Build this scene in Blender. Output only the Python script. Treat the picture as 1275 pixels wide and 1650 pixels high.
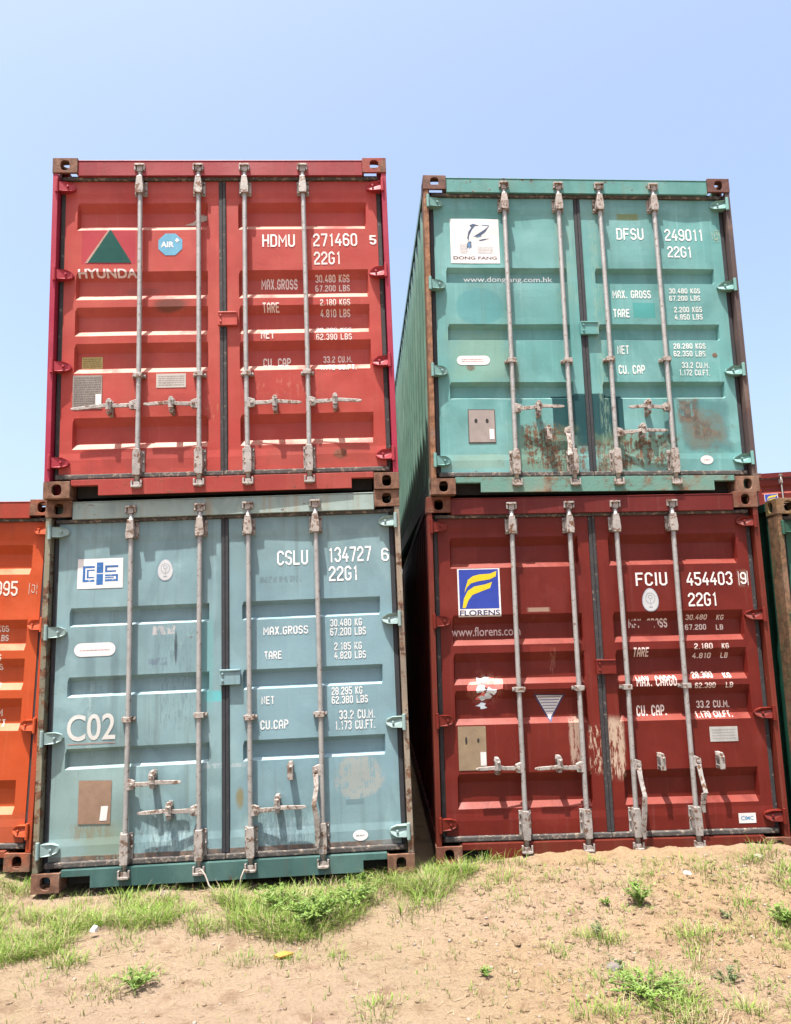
import bpy, bmesh, math, random
from mathutils import Vector, Matrix, noise, Euler
S = bpy.context.scene
for o in list(bpy.data.objects): bpy.data.objects.remove(o, do_unlink=True)
COL = S.collection
W, H, L = 2.438, 2.53, 6.058
CZ = 1.56                                     # camera height above the ground

# ------------------------------------------------------------------ camera
cd = bpy.data.cameras.new('camera'); cam = bpy.data.objects.new('camera', cd); COL.objects.link(cam)
cd.sensor_fit = 'HORIZONTAL'; cd.sensor_width = 36; cd.lens = 36*1197.94/1275
cd.clip_start = .05; cd.clip_end = 3000
p_, r_ = 0.161602, -0.030705
rt = Vector((1, 0, 0)); up = Vector((0, -math.sin(p_), math.cos(p_))); fw = Vector((0, math.cos(p_), math.sin(p_)))
xa = rt*math.cos(r_)+up*math.sin(r_); ya = up*math.cos(r_)-rt*math.sin(r_)
M = Matrix((xa, ya, -fw)).transposed().to_4x4(); M.translation = (0, 0, CZ)
cam.matrix_world = M; S.camera = cam
# ------------------------------------------------------------------ sun and sky
to_sun = Vector((-.58, -1, 4.1)).normalized()
el = math.asin(to_sun.z); az = math.atan2(to_sun.x, to_sun.y)
w = bpy.data.worlds.new('World'); S.world = w; w.use_nodes = True
nt = w.node_tree; bg = nt.nodes['Background']
sky = nt.nodes.new('ShaderNodeTexSky'); sky.sky_type = 'NISHITA'; sky.sun_disc = False
sky.sun_elevation = el; sky.sun_rotation = az; sky.dust_density = 5.5; sky.air_density = 1.0; sky.ozone_density = 1.0
nt.links.new(sky.outputs[0], bg.inputs[0]); bg.inputs[1].default_value = .118
sd = bpy.data.lights.new('sun', 'SUN'); sun = bpy.data.objects.new('sun', sd); COL.objects.link(sun)
sd.energy = 5.0; sd.angle = math.radians(.53); sd.color = (1, .955, .88)
sun.rotation_euler = to_sun.to_track_quat('Z', 'Y').to_euler(); sun.location = (0, 0, 12)
S.view_settings.view_transform = 'Standard'; S.view_settings.look = 'None'
S.view_settings.exposure = 1.6; S.view_settings.gamma = 1
S.render.engine = 'CYCLES'

# ------------------------------------------------------------------ node helpers
KC = [(.66, .66, .66)]                       # albedo scale of the group of surfaces being made
def kc(c): return tuple(a*b*.86 for a, b in zip(c, KC[0]))
class N:
    def __init__(s, name):
        s.m = bpy.data.materials.new(name); s.m.use_nodes = True; s.t = s.m.node_tree
        s.b = s.t.nodes['Principled BSDF']; s.seed = 0
    def n(s, typ, **k):
        x = s.t.nodes.new(typ)
        for a, v in k.items(): setattr(x, a, v)
        return x
    def put(s, sock, v):
        if isinstance(v, bpy.types.NodeSocket): s.t.links.new(v, sock)
        elif isinstance(v, (tuple, list)) and len(v) == 3 and sock.type == 'RGBA': sock.default_value = (*v, 1)
        else: sock.default_value = v
    def math(s, op, a, b=0.0, clamp=False):
        x = s.n('ShaderNodeMath', operation=op, use_clamp=clamp); s.put(x.inputs[0], a); s.put(x.inputs[1], b); return x.outputs[0]
    def mix(s, f, a, b, typ='MIX'):
        x = s.n('ShaderNodeMix', data_type='RGBA', blend_type=typ); s.put(x.inputs[0], f); s.put(x.inputs[6], a); s.put(x.inputs[7], b); return x.outputs[2]
    def coord(s):
        if not hasattr(s, '_c'): s._c = s.n('ShaderNodeTexCoord').outputs['Object']
        return s._c
    def noise(s, scale, detail=4, rough=.55, sc=(1, 1, 1), dist=0, off=0):
        mp = s.n('ShaderNodeMapping'); s.put(mp.inputs[0], s.coord()); mp.inputs['Scale'].default_value = sc
        mp.inputs['Location'].default_value = (s.seed*3.7+off, s.seed*1.3-off, s.seed*2.1+off*2)
        x = s.n('ShaderNodeTexNoise'); s.put(x.inputs['Vector'], mp.outputs[0]); x.inputs['Scale'].default_value = scale
        x.inputs['Detail'].default_value = detail; x.inputs['Roughness'].default_value = rough; x.inputs['Distortion'].default_value = dist
        return x.outputs['Fac']
    def ramp(s, v, a, b, smooth=True):
        x = s.n('ShaderNodeMapRange', interpolation_type='SMOOTHSTEP' if smooth else 'LINEAR'); s.put(x.inputs[0], v)
        x.inputs[1].default_value = a; x.inputs[2].default_value = b; return x.outputs[0]
    def bump(s, h, dist, strength=1.0, prev=None):
        x = s.n('ShaderNodeBump'); s.put(x.inputs['Height'], h); x.inputs['Distance'].default_value = dist; x.inputs['Strength'].default_value = strength
        if prev is not None: s.put(x.inputs['Normal'], prev)
        return x.outputs[0]
    def done(s, col, rough, nrm=None, metal=0.0, spec=.5):
        s.put(s.b.inputs['Base Color'], col); s.put(s.b.inputs['Roughness'], rough); s.put(s.b.inputs['Metallic'], metal)
        s.b.inputs['Specular IOR Level'].default_value = spec
        if nrm is not None: s.put(s.b.inputs['Normal'], nrm)
        return s.m

def rustcol(k):
    n = k.noise(26, 6, off=5)
    return k.mix(k.ramp(n, .35, .65), (.050, .024, .016), (.125, .060, .033))

def paint(name, base, fade, rust=.3, dirt=.25, seed=0, marks=(), rough=.45, low=0.0, dirtcol=(.10, .075, .055), chalk=.0, ledge=None):
    """weathered container enamel; marks = repaints, grime and rust with a place of their own on the door"""
    base, fade, dirtcol = kc(base), kc(fade), kc(dirtcol); marks = [m[:6]+((m[6] if isinstance(m[6], str) else kc(m[6])),)+m[7:] for m in marks]
    k = N(name); k.seed = seed
    sep = k.n('ShaderNodeSeparateXYZ'); k.put(sep.inputs[0], k.coord()); X, Y, Z = sep.outputs
    big = k.noise(1.3, 5, .6, off=1); c = k.mix(k.ramp(big, .3, .7), base, fade)
    st = k.noise(1.0, 5, .6, sc=(14, 14, .55), off=2)
    c = k.mix(k.math('MULTIPLY', k.ramp(st, .5, .78), dirt), c, dirtcol)
    st2 = k.noise(1.0, 4, .6, sc=(30, 30, .9), off=7)
    c = k.mix(k.math('MULTIPLY', k.ramp(st2, .55, .8), .16+chalk), c, tuple(min(1, v*1.35+.07) for v in fade))
    pat = k.noise(2.6, 3, .5, sc=(1, 1, .6), dist=1.2, off=22)
    c = k.mix(k.math('MULTIPLY', k.ramp(pat, .50, .60), .12+dirt*.55), c, tuple(v*.72 for v in base))
    c = k.mix(k.math('MULTIPLY', k.ramp(k.noise(3.1, 6, .6, off=31), .54, .70), .25+chalk*1.5), c, tuple(min(1, v*1.25+.015) for v in fade))
    mot = k.noise(5, 8, .65, off=12)
    c = k.mix(k.math('MULTIPLY', k.ramp(mot, .52, .75), .22), c, tuple(v*.62 for v in base))
    if ledge is not None:  # chalk tint on upward faces, also painting in the sunlit ledge highlight
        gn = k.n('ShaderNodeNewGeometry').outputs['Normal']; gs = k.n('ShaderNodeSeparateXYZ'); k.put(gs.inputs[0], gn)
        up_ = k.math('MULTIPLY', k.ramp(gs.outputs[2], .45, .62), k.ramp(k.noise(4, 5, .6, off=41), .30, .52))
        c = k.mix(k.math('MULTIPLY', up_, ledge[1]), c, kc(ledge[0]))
    kcr = tuple(v*.45+w_ for v, w_ in zip(base, (.05, .028, .015)))
    scr = k.noise(1, 10, .8, sc=(7, 7, 60), dist=.6, off=61)
    c = k.mix(k.math('MULTIPLY', k.math('MULTIPLY', k.ramp(scr, .66, .69), k.ramp(k.noise(2.4, 3, off=63), .5, .6)), .4), c, tuple(min(1, v*1.5+.04) for v in fade))
    wob = k.noise(9, 5, .6, off=9); wb = k.math('SUBTRACT', wob, .5)
    rmask = None
    for mk in marks:
        (u0, u1, v0, v1, soft, wobble, colr, amt, brk, shape) = mk
        cx, cz = (u0+u1)/2-W/2, (v0+v1)/2; hx, hz = (u1-u0)/2, (v1-v0)/2
        dx = k.math('DIVIDE', k.math('ABSOLUTE', k.math('SUBTRACT', X, cx)), hx); dz = k.math('DIVIDE', k.math('ABSOLUTE', k.math('SUBTRACT', Z, cz)), hz)
        if shape == 'r': d = k.math('MAXIMUM', dx, dz)
        else: d = k.math('POWER', k.math('ADD', k.math('MULTIPLY', dx, dx), k.math('MULTIPLY', dz, dz)), .5)
        d = k.math('ADD', d, k.math('MULTIPLY', wb, wobble))
        m = k.ramp(d, 1+soft, 1-soft); 
        x = k.n('ShaderNodeMath', operation='SUBTRACT', use_clamp=True)
        if brk > 0:
            bn = k.math('ADD', k.math('MULTIPLY', k.noise(30, 9, .72, off=u0*7), .55), k.math('MULTIPLY', k.noise(1, 8, .7, sc=(48, 48, 5), off=u0*3), .45)); m = k.math('MULTIPLY', m, k.ramp(bn, brk-.03, brk+.025))
        elif brk < 0:
            bn = k.noise(1, 9, .75, sc=(55, 55, 11), off=u0*5); m = k.math('MULTIPLY', m, k.ramp(bn, -brk-.04, -brk+.04))
        m = k.math('MULTIPLY', m, k.math('LESS_THAN', Y, .2))
        m = k.math('MULTIPLY', m, amt)
        if colr == 'rust':
            c = k.mix(m, c, rustcol(k)); rmask = m if rmask is None else k.math('MAXIMUM', rmask, m)
        else: c = k.mix(m, c, colr)
    run = k.noise(1, 6, .65, sc=(26, 26, .9), off=51); runm = k.math('MULTIPLY', k.math('MULTIPLY', k.ramp(run, .58, .72), k.ramp(k.noise(1.7, 3, off=53), .42, .62)), min(.55, .10+rust*.5+low*.25))
    c = k.mix(runm, c, kcr)
    # rust: freckles everywhere, heavier towards the foot of the box where water stands
    chips = k.noise(13, 11, .72, off=3)
    lowm = k.ramp(Z, .42, 0.02)
    thr = k.math('ADD', chips, k.math('ADD', rust*.12-.04, k.math('MULTIPLY', lowm, low*.16)))
    rm = k.ramp(thr, .66, .72)
    fre = k.ramp(k.math('ADD', k.noise(55, 5, .6, off=8), rust*.05), .70, .76)
    rm = k.math('MAXIMUM', rm, k.math('MULTIPLY', fre, .8))
    c = k.mix(rm, c, rustcol(k))
    if rmask is not None: rm = k.math('MAXIMUM', rm, rmask)
    fine = k.noise(120, 3, .6); c = k.mix(.5, c, k.mix(fine, (.42, .42, .42), (.58, .58, .58)), 'OVERLAY') if False else c
    ro = k.math('ADD', k.math('MULTIPLY', rm, .35), k.math('ADD', rough-.08, k.math('MULTIPLY', mot, .2)))
    b1 = k.bump(k.noise(2.0, 2, .4, off=4), .05, .40); b2 = k.bump(k.noise(45, 5, .6), .0015, .5, b1)
    b3 = k.bump(rm, .0015, .6, b2)
    return k.done(c, ro, b3, spec=.2)

def rusty(name, paintc, amt, seed=0, rc=None):
    paintc = kc(paintc)
    k = N(name); k.seed = seed
    n = k.noise(8, 10, .7, off=1); m = k.ramp(n, 1-amt-.12+.0, 1-amt+.08)
    r = k.mix(k.ramp(k.noise(20, 8, .65, off=2), .35, .68), (.07, .031, .019) if rc is None else tuple(v*.66 for v in rc[0]), (.155, .078, .048) if rc is None else tuple(v*.66 for v in rc[1]))
    c = k.mix(m, paintc, r)
    d = k.noise(3, 4, off=6); c = k.mix(k.math('MULTIPLY', k.ramp(d, .5, .8), .5), c, (.23, .16, .115))
    b = k.bump(k.noise(60, 8, .7), .004, .6); b = k.bump(m, .002, .5, b)
    return k.done(c, .82, b, spec=.3)

def plain(name, col, rough=.6, var=.25, metal=0.0, bscale=60, bd=.001, seed=0, spec=.4, worn=None, wthr=.62):
    col = kc(col); worn = kc(worn) if worn else None
    k = N(name); k.seed = seed
    n = k.noise(14, 7, .65, off=1); c = k.mix(k.ramp(n, .3, .75), col, tuple(v*(1-var) for v in col))
    if worn is not None: c = k.mix(k.ramp(k.noise(30, 9, .7, off=4), wthr-.04, wthr+.04), c, worn)
    return k.done(c, rough, k.bump(k.noise(bscale, 5, .6, off=3), bd, .7), metal, spec)

# ------------------------------------------------------------------ mesh helpers
class MB:
    def __init__(s): s.v = []; s.f = []
    def add(s, vs, fs):
        b = len(s.v); s.v += [tuple(v) for v in vs]; s.f += [tuple(b+i for i in f) for f in fs]; return s
    def box(s, x0, x1, y0, y1, z0, z1):
        return s.add([(x0, y0, z0), (x1, y0, z0), (x1, y1, z0), (x0, y1, z0), (x0, y0, z1), (x1, y0, z1), (x1, y1, z1), (x0, y1, z1)],
                     [(0, 3, 2, 1), (4, 5, 6, 7), (0, 1, 5, 4), (1, 2, 6, 5), (2, 3, 7, 6), (3, 0, 4, 7)])
    def prism(s, pts, y0, y1, axis='y', scale1=1.0):
        """outline pts (a, b) extruded along an axis"""
        n = len(pts); ca = sum(p[0] for p in pts)/n; cb = sum(p[1] for p in pts)/n
        def mk(a, b, t): return (a, t, b) if axis == 'y' else ((t, a, b) if axis == 'x' else (a, b, t))
        A = [mk(a, b, y0) for a, b in pts]; B = [mk(ca+(a-ca)*scale1, cb+(b-cb)*scale1, y1) for a, b in pts]
        return s.add(A+B, [tuple(range(n)), tuple(range(2*n-1, n-1, -1))]+[(i, i+n, (i+1) % n+n, (i+1) % n) for i in range(n)])
    def tube(s, pts, rad, seg=12, cap=True):
        pts = [Vector(p) for p in pts]; rs = rad if isinstance(rad, (list, tuple)) else [rad]*len(pts); rings = []
        ref = Vector((0, 1, 0)) if abs((pts[-1]-pts[0]).normalized().y) < .9 else Vector((1, 0, 0))
        for i, p in enumerate(pts):
            t = (pts[min(i+1, len(pts)-1)]-pts[max(i-1, 0)]).normalized(); a = t.cross(ref).normalized(); b = t.cross(a).normalized()
            rings.append([p+(a*math.cos(2*math.pi*j/seg)+b*math.sin(2*math.pi*j/seg))*rs[i] for j in range(seg)])
        vs = [v for r in rings for v in r]; fs = []
        for i in range(len(rings)-1):
            for j in range(seg): fs.append((i*seg+j, i*seg+(j+1) % seg, (i+1)*seg+(j+1) % seg, (i+1)*seg+j))
        if cap: fs += [tuple(range(seg-1, -1, -1)), tuple(range((len(rings)-1)*seg, len(rings)*seg))]
        return s.add(vs, fs)
    def bar(s, pts, wz, ty):
        """flat bar along pts (in x,z with y given), section widths wz across, thickness ty in depth"""
        vs = []; n = len(pts); P = [Vector(p) for p in pts]; wz = wz if isinstance(wz, list) else [wz]*n
        for i, p in enumerate(P):
            t = P[min(i+1, n-1)]-P[max(i-1, 0)]; t.y = 0; t.normalize(); q = Vector((-t.z, 0, t.x))
            for a, b in ((-1, -1), (1, -1), (1, 1), (-1, 1)): vs.append(p+q*a*wz[i]/2+Vector((0, b*ty/2, 0)))
        fs = [(0, 1, 2, 3), (4*n-1, 4*n-2, 4*n-3, 4*n-4)]
        for i in range(n-1):
            for j in range(4): fs.append((4*i+j, 4*i+4+j, 4*i+4+(j+1) % 4, 4*i+(j+1) % 4))
        return s.add(vs, fs)
    def build(s, name, mat, parent=None, bevel=0, smooth=False, label=None, seg=2):
        me = bpy.data.meshes.new(name); me.from_pydata(s.v, [], s.f)
        bm = bmesh.new(); bm.from_mesh(me); bmesh.ops.recalc_face_normals(bm, faces=bm.faces); bm.to_mesh(me); bm.free()
        me.materials.append(mat); o = bpy.data.objects.new(name, me); COL.objects.link(o)
        if parent: o.parent = parent
        if smooth:
            for f in me.polygons: f.use_smooth = True
        if bevel:
            b = o.modifiers.new('bevel', 'BEVEL'); b.width = bevel; b.segments = seg; b.limit_method = 'ANGLE'; b.angle_limit = math.radians(40)
        if label: o['label'] = label
        return o

def empty(name, label, cat, group=None, loc=(0, 0, 0)):
    o = bpy.data.objects.new(name, None); COL.objects.link(o); o.location = loc; o.empty_display_size = .2
    o['label'] = label; o['category'] = cat
    if group: o['group'] = group
    return o

# ------------------------------------------------------------------ door surface
DY = .06; RD = .041
TYPE = {
 'five': dict(rec=[(2.205, 1.992), (1.67, 1.455), (1.398, 1.182), (1.125, .905), (.578, .352)], top=.062, led=.046, lip=(2.238, .325), du=.012),
 'five_d': dict(rec=[(2.232, 2.008), (1.671, 1.456), (1.402, 1.182), (1.142, .906), (.577, .344)], top=.066, led=.038, lip=(2.262, .314), du=.012),
 'three': dict(rec=[(1.79, 1.664), (1.33, 1.198), (.868, .736)], top=.03, led=.018, lip=(2.228, .308), du=.01)}
RU = [(.165, 1.105), (1.328, 2.277)]
DOORS = [(.08, 1.187), (1.24, 2.358)]; DV = (.172, 2.372)
def vprof(ty, v):
    """how far the door surface lies behind the door plane at height v"""
    T = TYPE[ty]
    for a, b in T['rec']:
        if b <= v <= a:
            return RD*min(1, (a-v)/T['top'], (v-b)/T['led'])
    return -.0045 if (v > T['lip'][0] or v < T['lip'][1]) else 0
def vbreaks(ty):
    T = TYPE[ty]; s = []
    for a, b in T['rec']: s += [a, a-T['top'], b+T['led'], b]
    s += [T['lip'][0], T['lip'][0]-.004, T['lip'][1], T['lip'][1]+.004]
    return sorted(s)
SW = [.003, 1]                               # waviness and seed of the leaf being lettered
def wobble(u, v, a, b, wob, seed):
    return noise.noise(Vector((u*2.3+seed*9, v*2.9, seed*3)))*wob*max(0, min(1, (u-a)/.1, (b-u)/.1))
def surf(ty, u, v):
    d = vprof(ty, v)
    if d > 0:
        inn = 0
        for a, b in RU:
            if a < u < b: inn = min(1, (u-a)/.012, (b-u)/.012)
        d *= max(0, inn)
    for i, (a, b) in enumerate(RU):
        if a < u < b: d += wobble(u, v, a, b, SW[0], SW[1]+i)
    return DY+d

def door_mesh(ty, side, wob, seed):
    u0, u1 = DOORS[side]; a, b = RU[side]; T = TYPE[ty]
    us = [u0, a, a+T['du']]
    n = 22
    us += [a+T['du']+(b-a-2*T['du'])*i/n for i in range(1, n)]+[b-T['du'], b, u1]
    vs = [DV[0], DV[1]]+vbreaks(ty)
    base = sorted(vs); vs = []
    for i in range(len(base)-1):
        vs.append(base[i]); g = base[i+1]-base[i]; k = int(g/.06)
        for j in range(1, k+1): vs.append(base[i]+g*j/(k+1))
    vs.append(base[-1])
    m = MB(); P = []; nu = len(us)
    for v in vs:
        for i, u in enumerate(us):
            d = vprof(ty, v)
            if abs(v-(T['lip'][0]-.004)) < 1e-6 or abs(v-(T['lip'][1]+.004)) < 1e-6: d = 0
            if d > 0 and i in (0, 1, nu-2, nu-1): d = 0
            if i in (0, 1, nu-2, nu-1): d -= .0
            else:
                d += wobble(u, v, a, b, wob, seed)
            P.append((u-W/2, DY+d, v))
    fs = [(r*nu+i, r*nu+i+1, (r+1)*nu+i+1, (r+1)*nu+i) for r in range(len(vs)-1) for i in range(nu-1)]
    m.add(P, fs)
    # returns at the edge of the leaf and the inner skin
    t = .045
    x0, x1 = u0-W/2, u1-W/2
    m.box(x0, x0+.006, DY+.001, DY+t, DV[0], DV[1]); m.box(x1-.006, x1, DY+.001, DY+t, DV[0], DV[1])
    m.box(x0+.007, x1-.007, DY+.042, DY+t, DV[0], DV[1])
    return m

# ------------------------------------------------------------------ lettering: stencil stroke glyphs laid on the door surface
c_ = .85
OC = [(c_, 0), (3-c_, 0), (3, c_), (3, 6-c_), (3-c_, 6), (c_, 6), (0, 6-c_), (0, c_)]
GL = {
'0': [('c', OC)], 'O': [('c', OC)], 'D': [('c', [(0, 0), (2.1, 0), (3, .9), (3, 5.1), (2.1, 6), (0, 6)])],
'1': [('o', [(.5, 4.9), (1.5, 6), (1.5, -.45)])],
'2': [('o', [(0, 4.4), (0, 5.1), (.9, 6), (2.1, 6), (3, 5.1), (3, 3.9), (.1, 1.1), (.1, 0), (3.4, 0)])],
'3': [('o', [(0, 4.7), (0, 5.1), (.9, 6), (2.1, 6), (3, 5.1), (3, 3.9), (2.1, 3.1), (3, 2.3), (3, .9), (2.1, 0), (.9, 0), (0, .9), (0, 1.4)])],
'4': [('o', [(2.2, 6.4), (0, 2.1), (0, 1.6), (3.5, 1.6)]), ('o', [(2.3, 3.4), (2.3, -.45)])],
'5': [('o', [(3.3, 6), (0, 6), (0, 3.4), (2.1, 3.4), (3, 2.6), (3, .9), (2.1, 0), (.9, 0), (0, .9), (0, 1.3)])],
'6': [('o', [(3, 4.8), (3, 5.1), (2.1, 6), (.9, 6), (0, 5.1), (0, .9), (.9, 0), (2.1, 0), (3, .9), (3, 2.5), (2.1, 3.4), (.4, 3.4)])],
'7': [('o', [(-.3, 6), (3, 6), (3, 5.2), (1.1, -.45)])],
'8': [('c', [(.9, 0), (2.1, 0), (3, .9), (3, 2.4), (2.4, 3.1), (.6, 3.1), (0, 2.4), (0, .9)]), ('o', [(.6, 3.3), (0, 3.9), (0, 5.1), (.9, 6), (2.1, 6), (3, 5.1), (3, 3.9), (2.4, 3.3)])],
'9': [('o', [(0, 1.2), (0, .9), (.9, 0), (2.1, 0), (3, .9), (3, 5.1), (2.1, 6), (.9, 6), (0, 5.1), (0, 3.5), (.9, 2.6), (2.6, 2.6)])],
'A': [('o', [(0, -.45), (0, 4.6), (1.1, 6), (1.9, 6), (3, 4.6), (3, -.45)]), ('o', [(.3, 2.2), (2.7, 2.2)])],
'B': [('c', [(0, 0), (2.1, 0), (3, .8), (3, 2.4), (2.4, 3.1), (0, 3.1)]), ('o', [(0, 3.4), (0, 6), (2.1, 6), (3, 5.2), (3, 3.9), (2.4, 3.3)])],
'C': [('o', [(3, 4.5), (3, 5.1), (2.1, 6), (.9, 6), (0, 5.1), (0, .9), (.9, 0), (2.1, 0), (3, .9), (3, 1.5)])],
'E': [('o', [(3.3, 6), (0, 6), (0, 0), (3.3, 0)]), ('o', [(.3, 3.1), (2.8, 3.1)])],
'F': [('o', [(3.3, 6), (0, 6), (0, -.45)]), ('o', [(.3, 3.1), (2.8, 3.1)])],
'G': [('o', [(3, 4.7), (3, 5.1), (2.1, 6), (.9, 6), (0, 5.1), (0, .9), (.9, 0), (2.1, 0), (3, .9), (3, 2.8), (1.6, 2.8)])],
'H': [('o', [(0, -.45), (0, 6.45)]), ('o', [(3, -.45), (3, 6.45)]), ('o', [(.3, 3.1), (2.7, 3.1)])],
'I': [('o', [(.4, -.45), (.4, 6.45)])],
'K': [('o', [(0, -.45), (0, 6.45)]), ('o', [(3, 6.45), (.7, 3.1), (3.1, -.45)])],
'L': [('o', [(0, 6.45), (0, 0), (3.2, 0)])],
'M': [('o', [(0, -.45), (0, 5.9), (2, 2.2), (4, 5.9), (4, -.45)])],
'N': [('o', [(0, -.45), (0, 5.9), (3, .3), (3, 6.45)])],
'P': [('o', [(0, -.45), (0, 6), (2.1, 6), (3, 5.1), (3, 3.6), (2.1, 2.7), (.4, 2.7)])],
'R': [('o', [(0, -.45), (0, 6), (2.1, 6), (3, 5.1), (3, 3.8), (2.1, 2.9), (.4, 2.9)]), ('o', [(1.5, 2.8), (3, -.45)])],
'S': [('o', [(3, 4.8), (3, 5.1), (2.1, 6), (.9, 6), (0, 5.1), (0, 3.8), (.8, 3.1), (2.2, 3), (3, 2.2), (3, .9), (2.1, 0), (.9, 0), (0, .9), (0, 1.3)])],
'T': [('o', [(-.3, 6), (3.3, 6)]), ('o', [(1.5, 5.8), (1.5, -.45)])],
'U': [('o', [(0, 6.45), (0, .9), (.9, 0), (2.1, 0), (3, .9), (3, 6.45)])],
'X': [('o', [(0, 6.45), (3, -.45)]), ('o', [(3, 6.45), (0, -.45)])],
'.': [('o', [(.3, -.45), (.3, .6)])]}
GW = {'1': 2.2, 'I': .8, 'M': 4, '.': .6, ' ': 1.6}
def strip(pts, closed, s):
    n = len(pts); P = [Vector(p) for p in pts]; out = []
    for i in range(n):
        a = P[i-1] if (i > 0 or closed) else None; b = P[(i+1) % n] if (i < n-1 or closed) else None
        d1 = (P[i]-a).normalized() if a is not None else None; d2 = (b-P[i]).normalized() if b is not None else None
        if d1 is None: d1 = d2
        if d2 is None: d2 = d1
        n1 = Vector((-d1.y, d1.x)); n2 = Vector((-d2.y, d2.x)); m = (n1+n2)
        m = n1 if m.length < 1e-3 else m.normalized(); k = min(1.6, 1/max(.3, m.dot(n1)))
        out.append((P[i]+m*k*s/2, P[i]-m*k*s/2))
    fs = [(2*i, 2*i+1, 2*((i+1) % n)+1, 2*((i+1) % n)) for i in range(n if closed else n-1)]
    return [v for pr in out for v in pr], fs
def lay(ty, polys, mat, name, parent, off, label=None):
    """polys: list of (verts2d [(u, v)], faces, extra offset); cut where the sheet bends and pressed onto the door"""
    SW[:] = parent['_w'][:]; off += .0006
    bm = bmesh.new()
    lay_off = bm.verts.layers.float.new('o')
    for vs, fs, ex in polys:
        B = [bm.verts.new((a, 0, b)) for a, b in vs]
        for q in B: q[lay_off] = ex
        for f in fs:
            try: bm.faces.new([B[i] for i in f])
            except ValueError: pass
    zs = [v.co.z for v in bm.verts]; z0, z1 = min(zs), max(zs); xs = [v.co.x for v in bm.verts]
    cuts = [((0, 0, v), (0, 0, 1)) for v in vbreaks(ty) if z0 < v < z1]
    for a, b in RU:
        for u in (a, a+.012, b-.012, b):
            if min(xs) < u < max(xs): cuts.append(((u, 0, 0), (1, 0, 0)))
    i = math.ceil(z0/.07)
    while i*.07 < z1: cuts.append(((0, 0, i*.07), (0, 0, 1))); i += 1
    i = math.ceil(min(xs)/.07)
    while i*.07 < max(xs): cuts.append(((i*.07, 0, 0), (1, 0, 0))); i += 1
    for co, no in cuts:
        bmesh.ops.bisect_plane(bm, geom=bm.verts[:]+bm.edges[:]+bm.faces[:], plane_co=co, plane_no=no, dist=1e-6)
    for v in bm.verts:
        v.co = Vector((v.co.x-W/2, surf(ty, v.co.x, v.co.z)-off-v[lay_off], v.co.z))
    for f in bm.faces:
        f.normal_update()
        if f.normal.y > 0: f.normal_flip()
    me = bpy.data.meshes.new(name); bm.to_mesh(me); bm.free(); me.materials.append(mat)
    o = bpy.data.objects.new(name, me); COL.objects.link(o); o.parent = parent
    if label: o['label'] = label
    return o
def glyphs(text, box, stroke=.95):
    u0, u1, v0, v1 = box; adv = []; x = 0
    for ch in text: adv.append(x); x += GW.get(ch, 3)+stroke+.75
    tot = x-.75; sx = (u1-u0)/tot; sz = (v1-v0)/(6+stroke); out = []
    for ch, a in zip(text, adv):
        for k, (cl, pts) in enumerate(GL.get(ch, [])):
            vs, fs = strip(pts, cl == 'c', stroke)
            out.append(([(u0+(a+stroke/2+p.x)*sx, v0+(stroke/2+p.y)*sz) for p in vs], fs, k*.0003))
    return out
def fonttext(text, box, bold=0.0, sx=None):
    cu = bpy.data.curves.new('t', 'FONT'); cu.body = text; cu.offset = bold; cu.resolution_u = 4
    ob = bpy.data.objects.new('t', cu); COL.objects.link(ob); bpy.context.view_layer.update()
    me = ob.evaluated_get(bpy.context.evaluated_depsgraph_get()).to_mesh()
    P = [v.co.copy() for v in me.vertices]; F = [tuple(p.vertices) for p in me.polygons]
    x0 = min(p.x for p in P); x1 = max(p.x for p in P); y0 = min(p.y for p in P); y1 = max(p.y for p in P)
    u0, u1, v0, v1 = box
    out = [([(u0+(p.x-x0)/(x1-x0)*(u1-u0), v0+(p.y-y0)/(y1-y0)*(v1-v0)) for p in P], F, 0.0)]
    bpy.data.objects.remove(ob, do_unlink=True); bpy.data.curves.remove(cu); return out
def rect(u0, u1, v0, v1, ex=0.0): return ([(u0, v0), (u1, v0), (u1, v1), (u0, v1)], [(0, 1, 2, 3)], ex)
def ngon(pts, ex=0.0): return (list(pts), [tuple(range(len(pts)))], ex)
def ell(u, v, a, b, n=28, ex=0.0): return ngon([(u+a*math.cos(2*math.pi*i/n), v+b*math.sin(2*math.pi*i/n)) for i in range(n)], ex)
def ring(u, v, a, b, t, n=28, ex=0.0):
    vs = []
    for i in range(n):
        c, s = math.cos(2*math.pi*i/n), math.sin(2*math.pi*i/n); vs += [(u+a*c, v+b*s), (u+(a-t)*c, v+(b-t)*s)]
    return (vs, [(2*i, 2*i+1, (2*i+3) % (2*n), (2*i+2) % (2*n)) for i in range(n)], ex)
def pill(u0, u1, v0, v1, ex=0.0):
    r = (v1-v0)/2; P = []
    for i in range(9): a = -math.pi/2+math.pi*i/8; P.append((u1-r+r*math.cos(a), v0+r+r*math.sin(a)))
    for i in range(9): a = math.pi/2+math.pi*i/8; P.append((u0+r+r*math.cos(a), v0+r+r*math.sin(a)))
    return ngon(P, ex)
def lines(u0, u1, v0, v1, n, rnd, h=.4, ex=.0005):
    """rows of small print"""
    out = []; dv = (v1-v0)/n
    for i in range(n):
        u = u0; v = v1-dv*(i+.5)
        while u < u1-.004:
            l = min(rnd.uniform(.006, .028), u1-u); out.append(rect(u, u+l, v-dv*h/2, v+dv*h/2, ex)); u += l+.004
    return out

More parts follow.
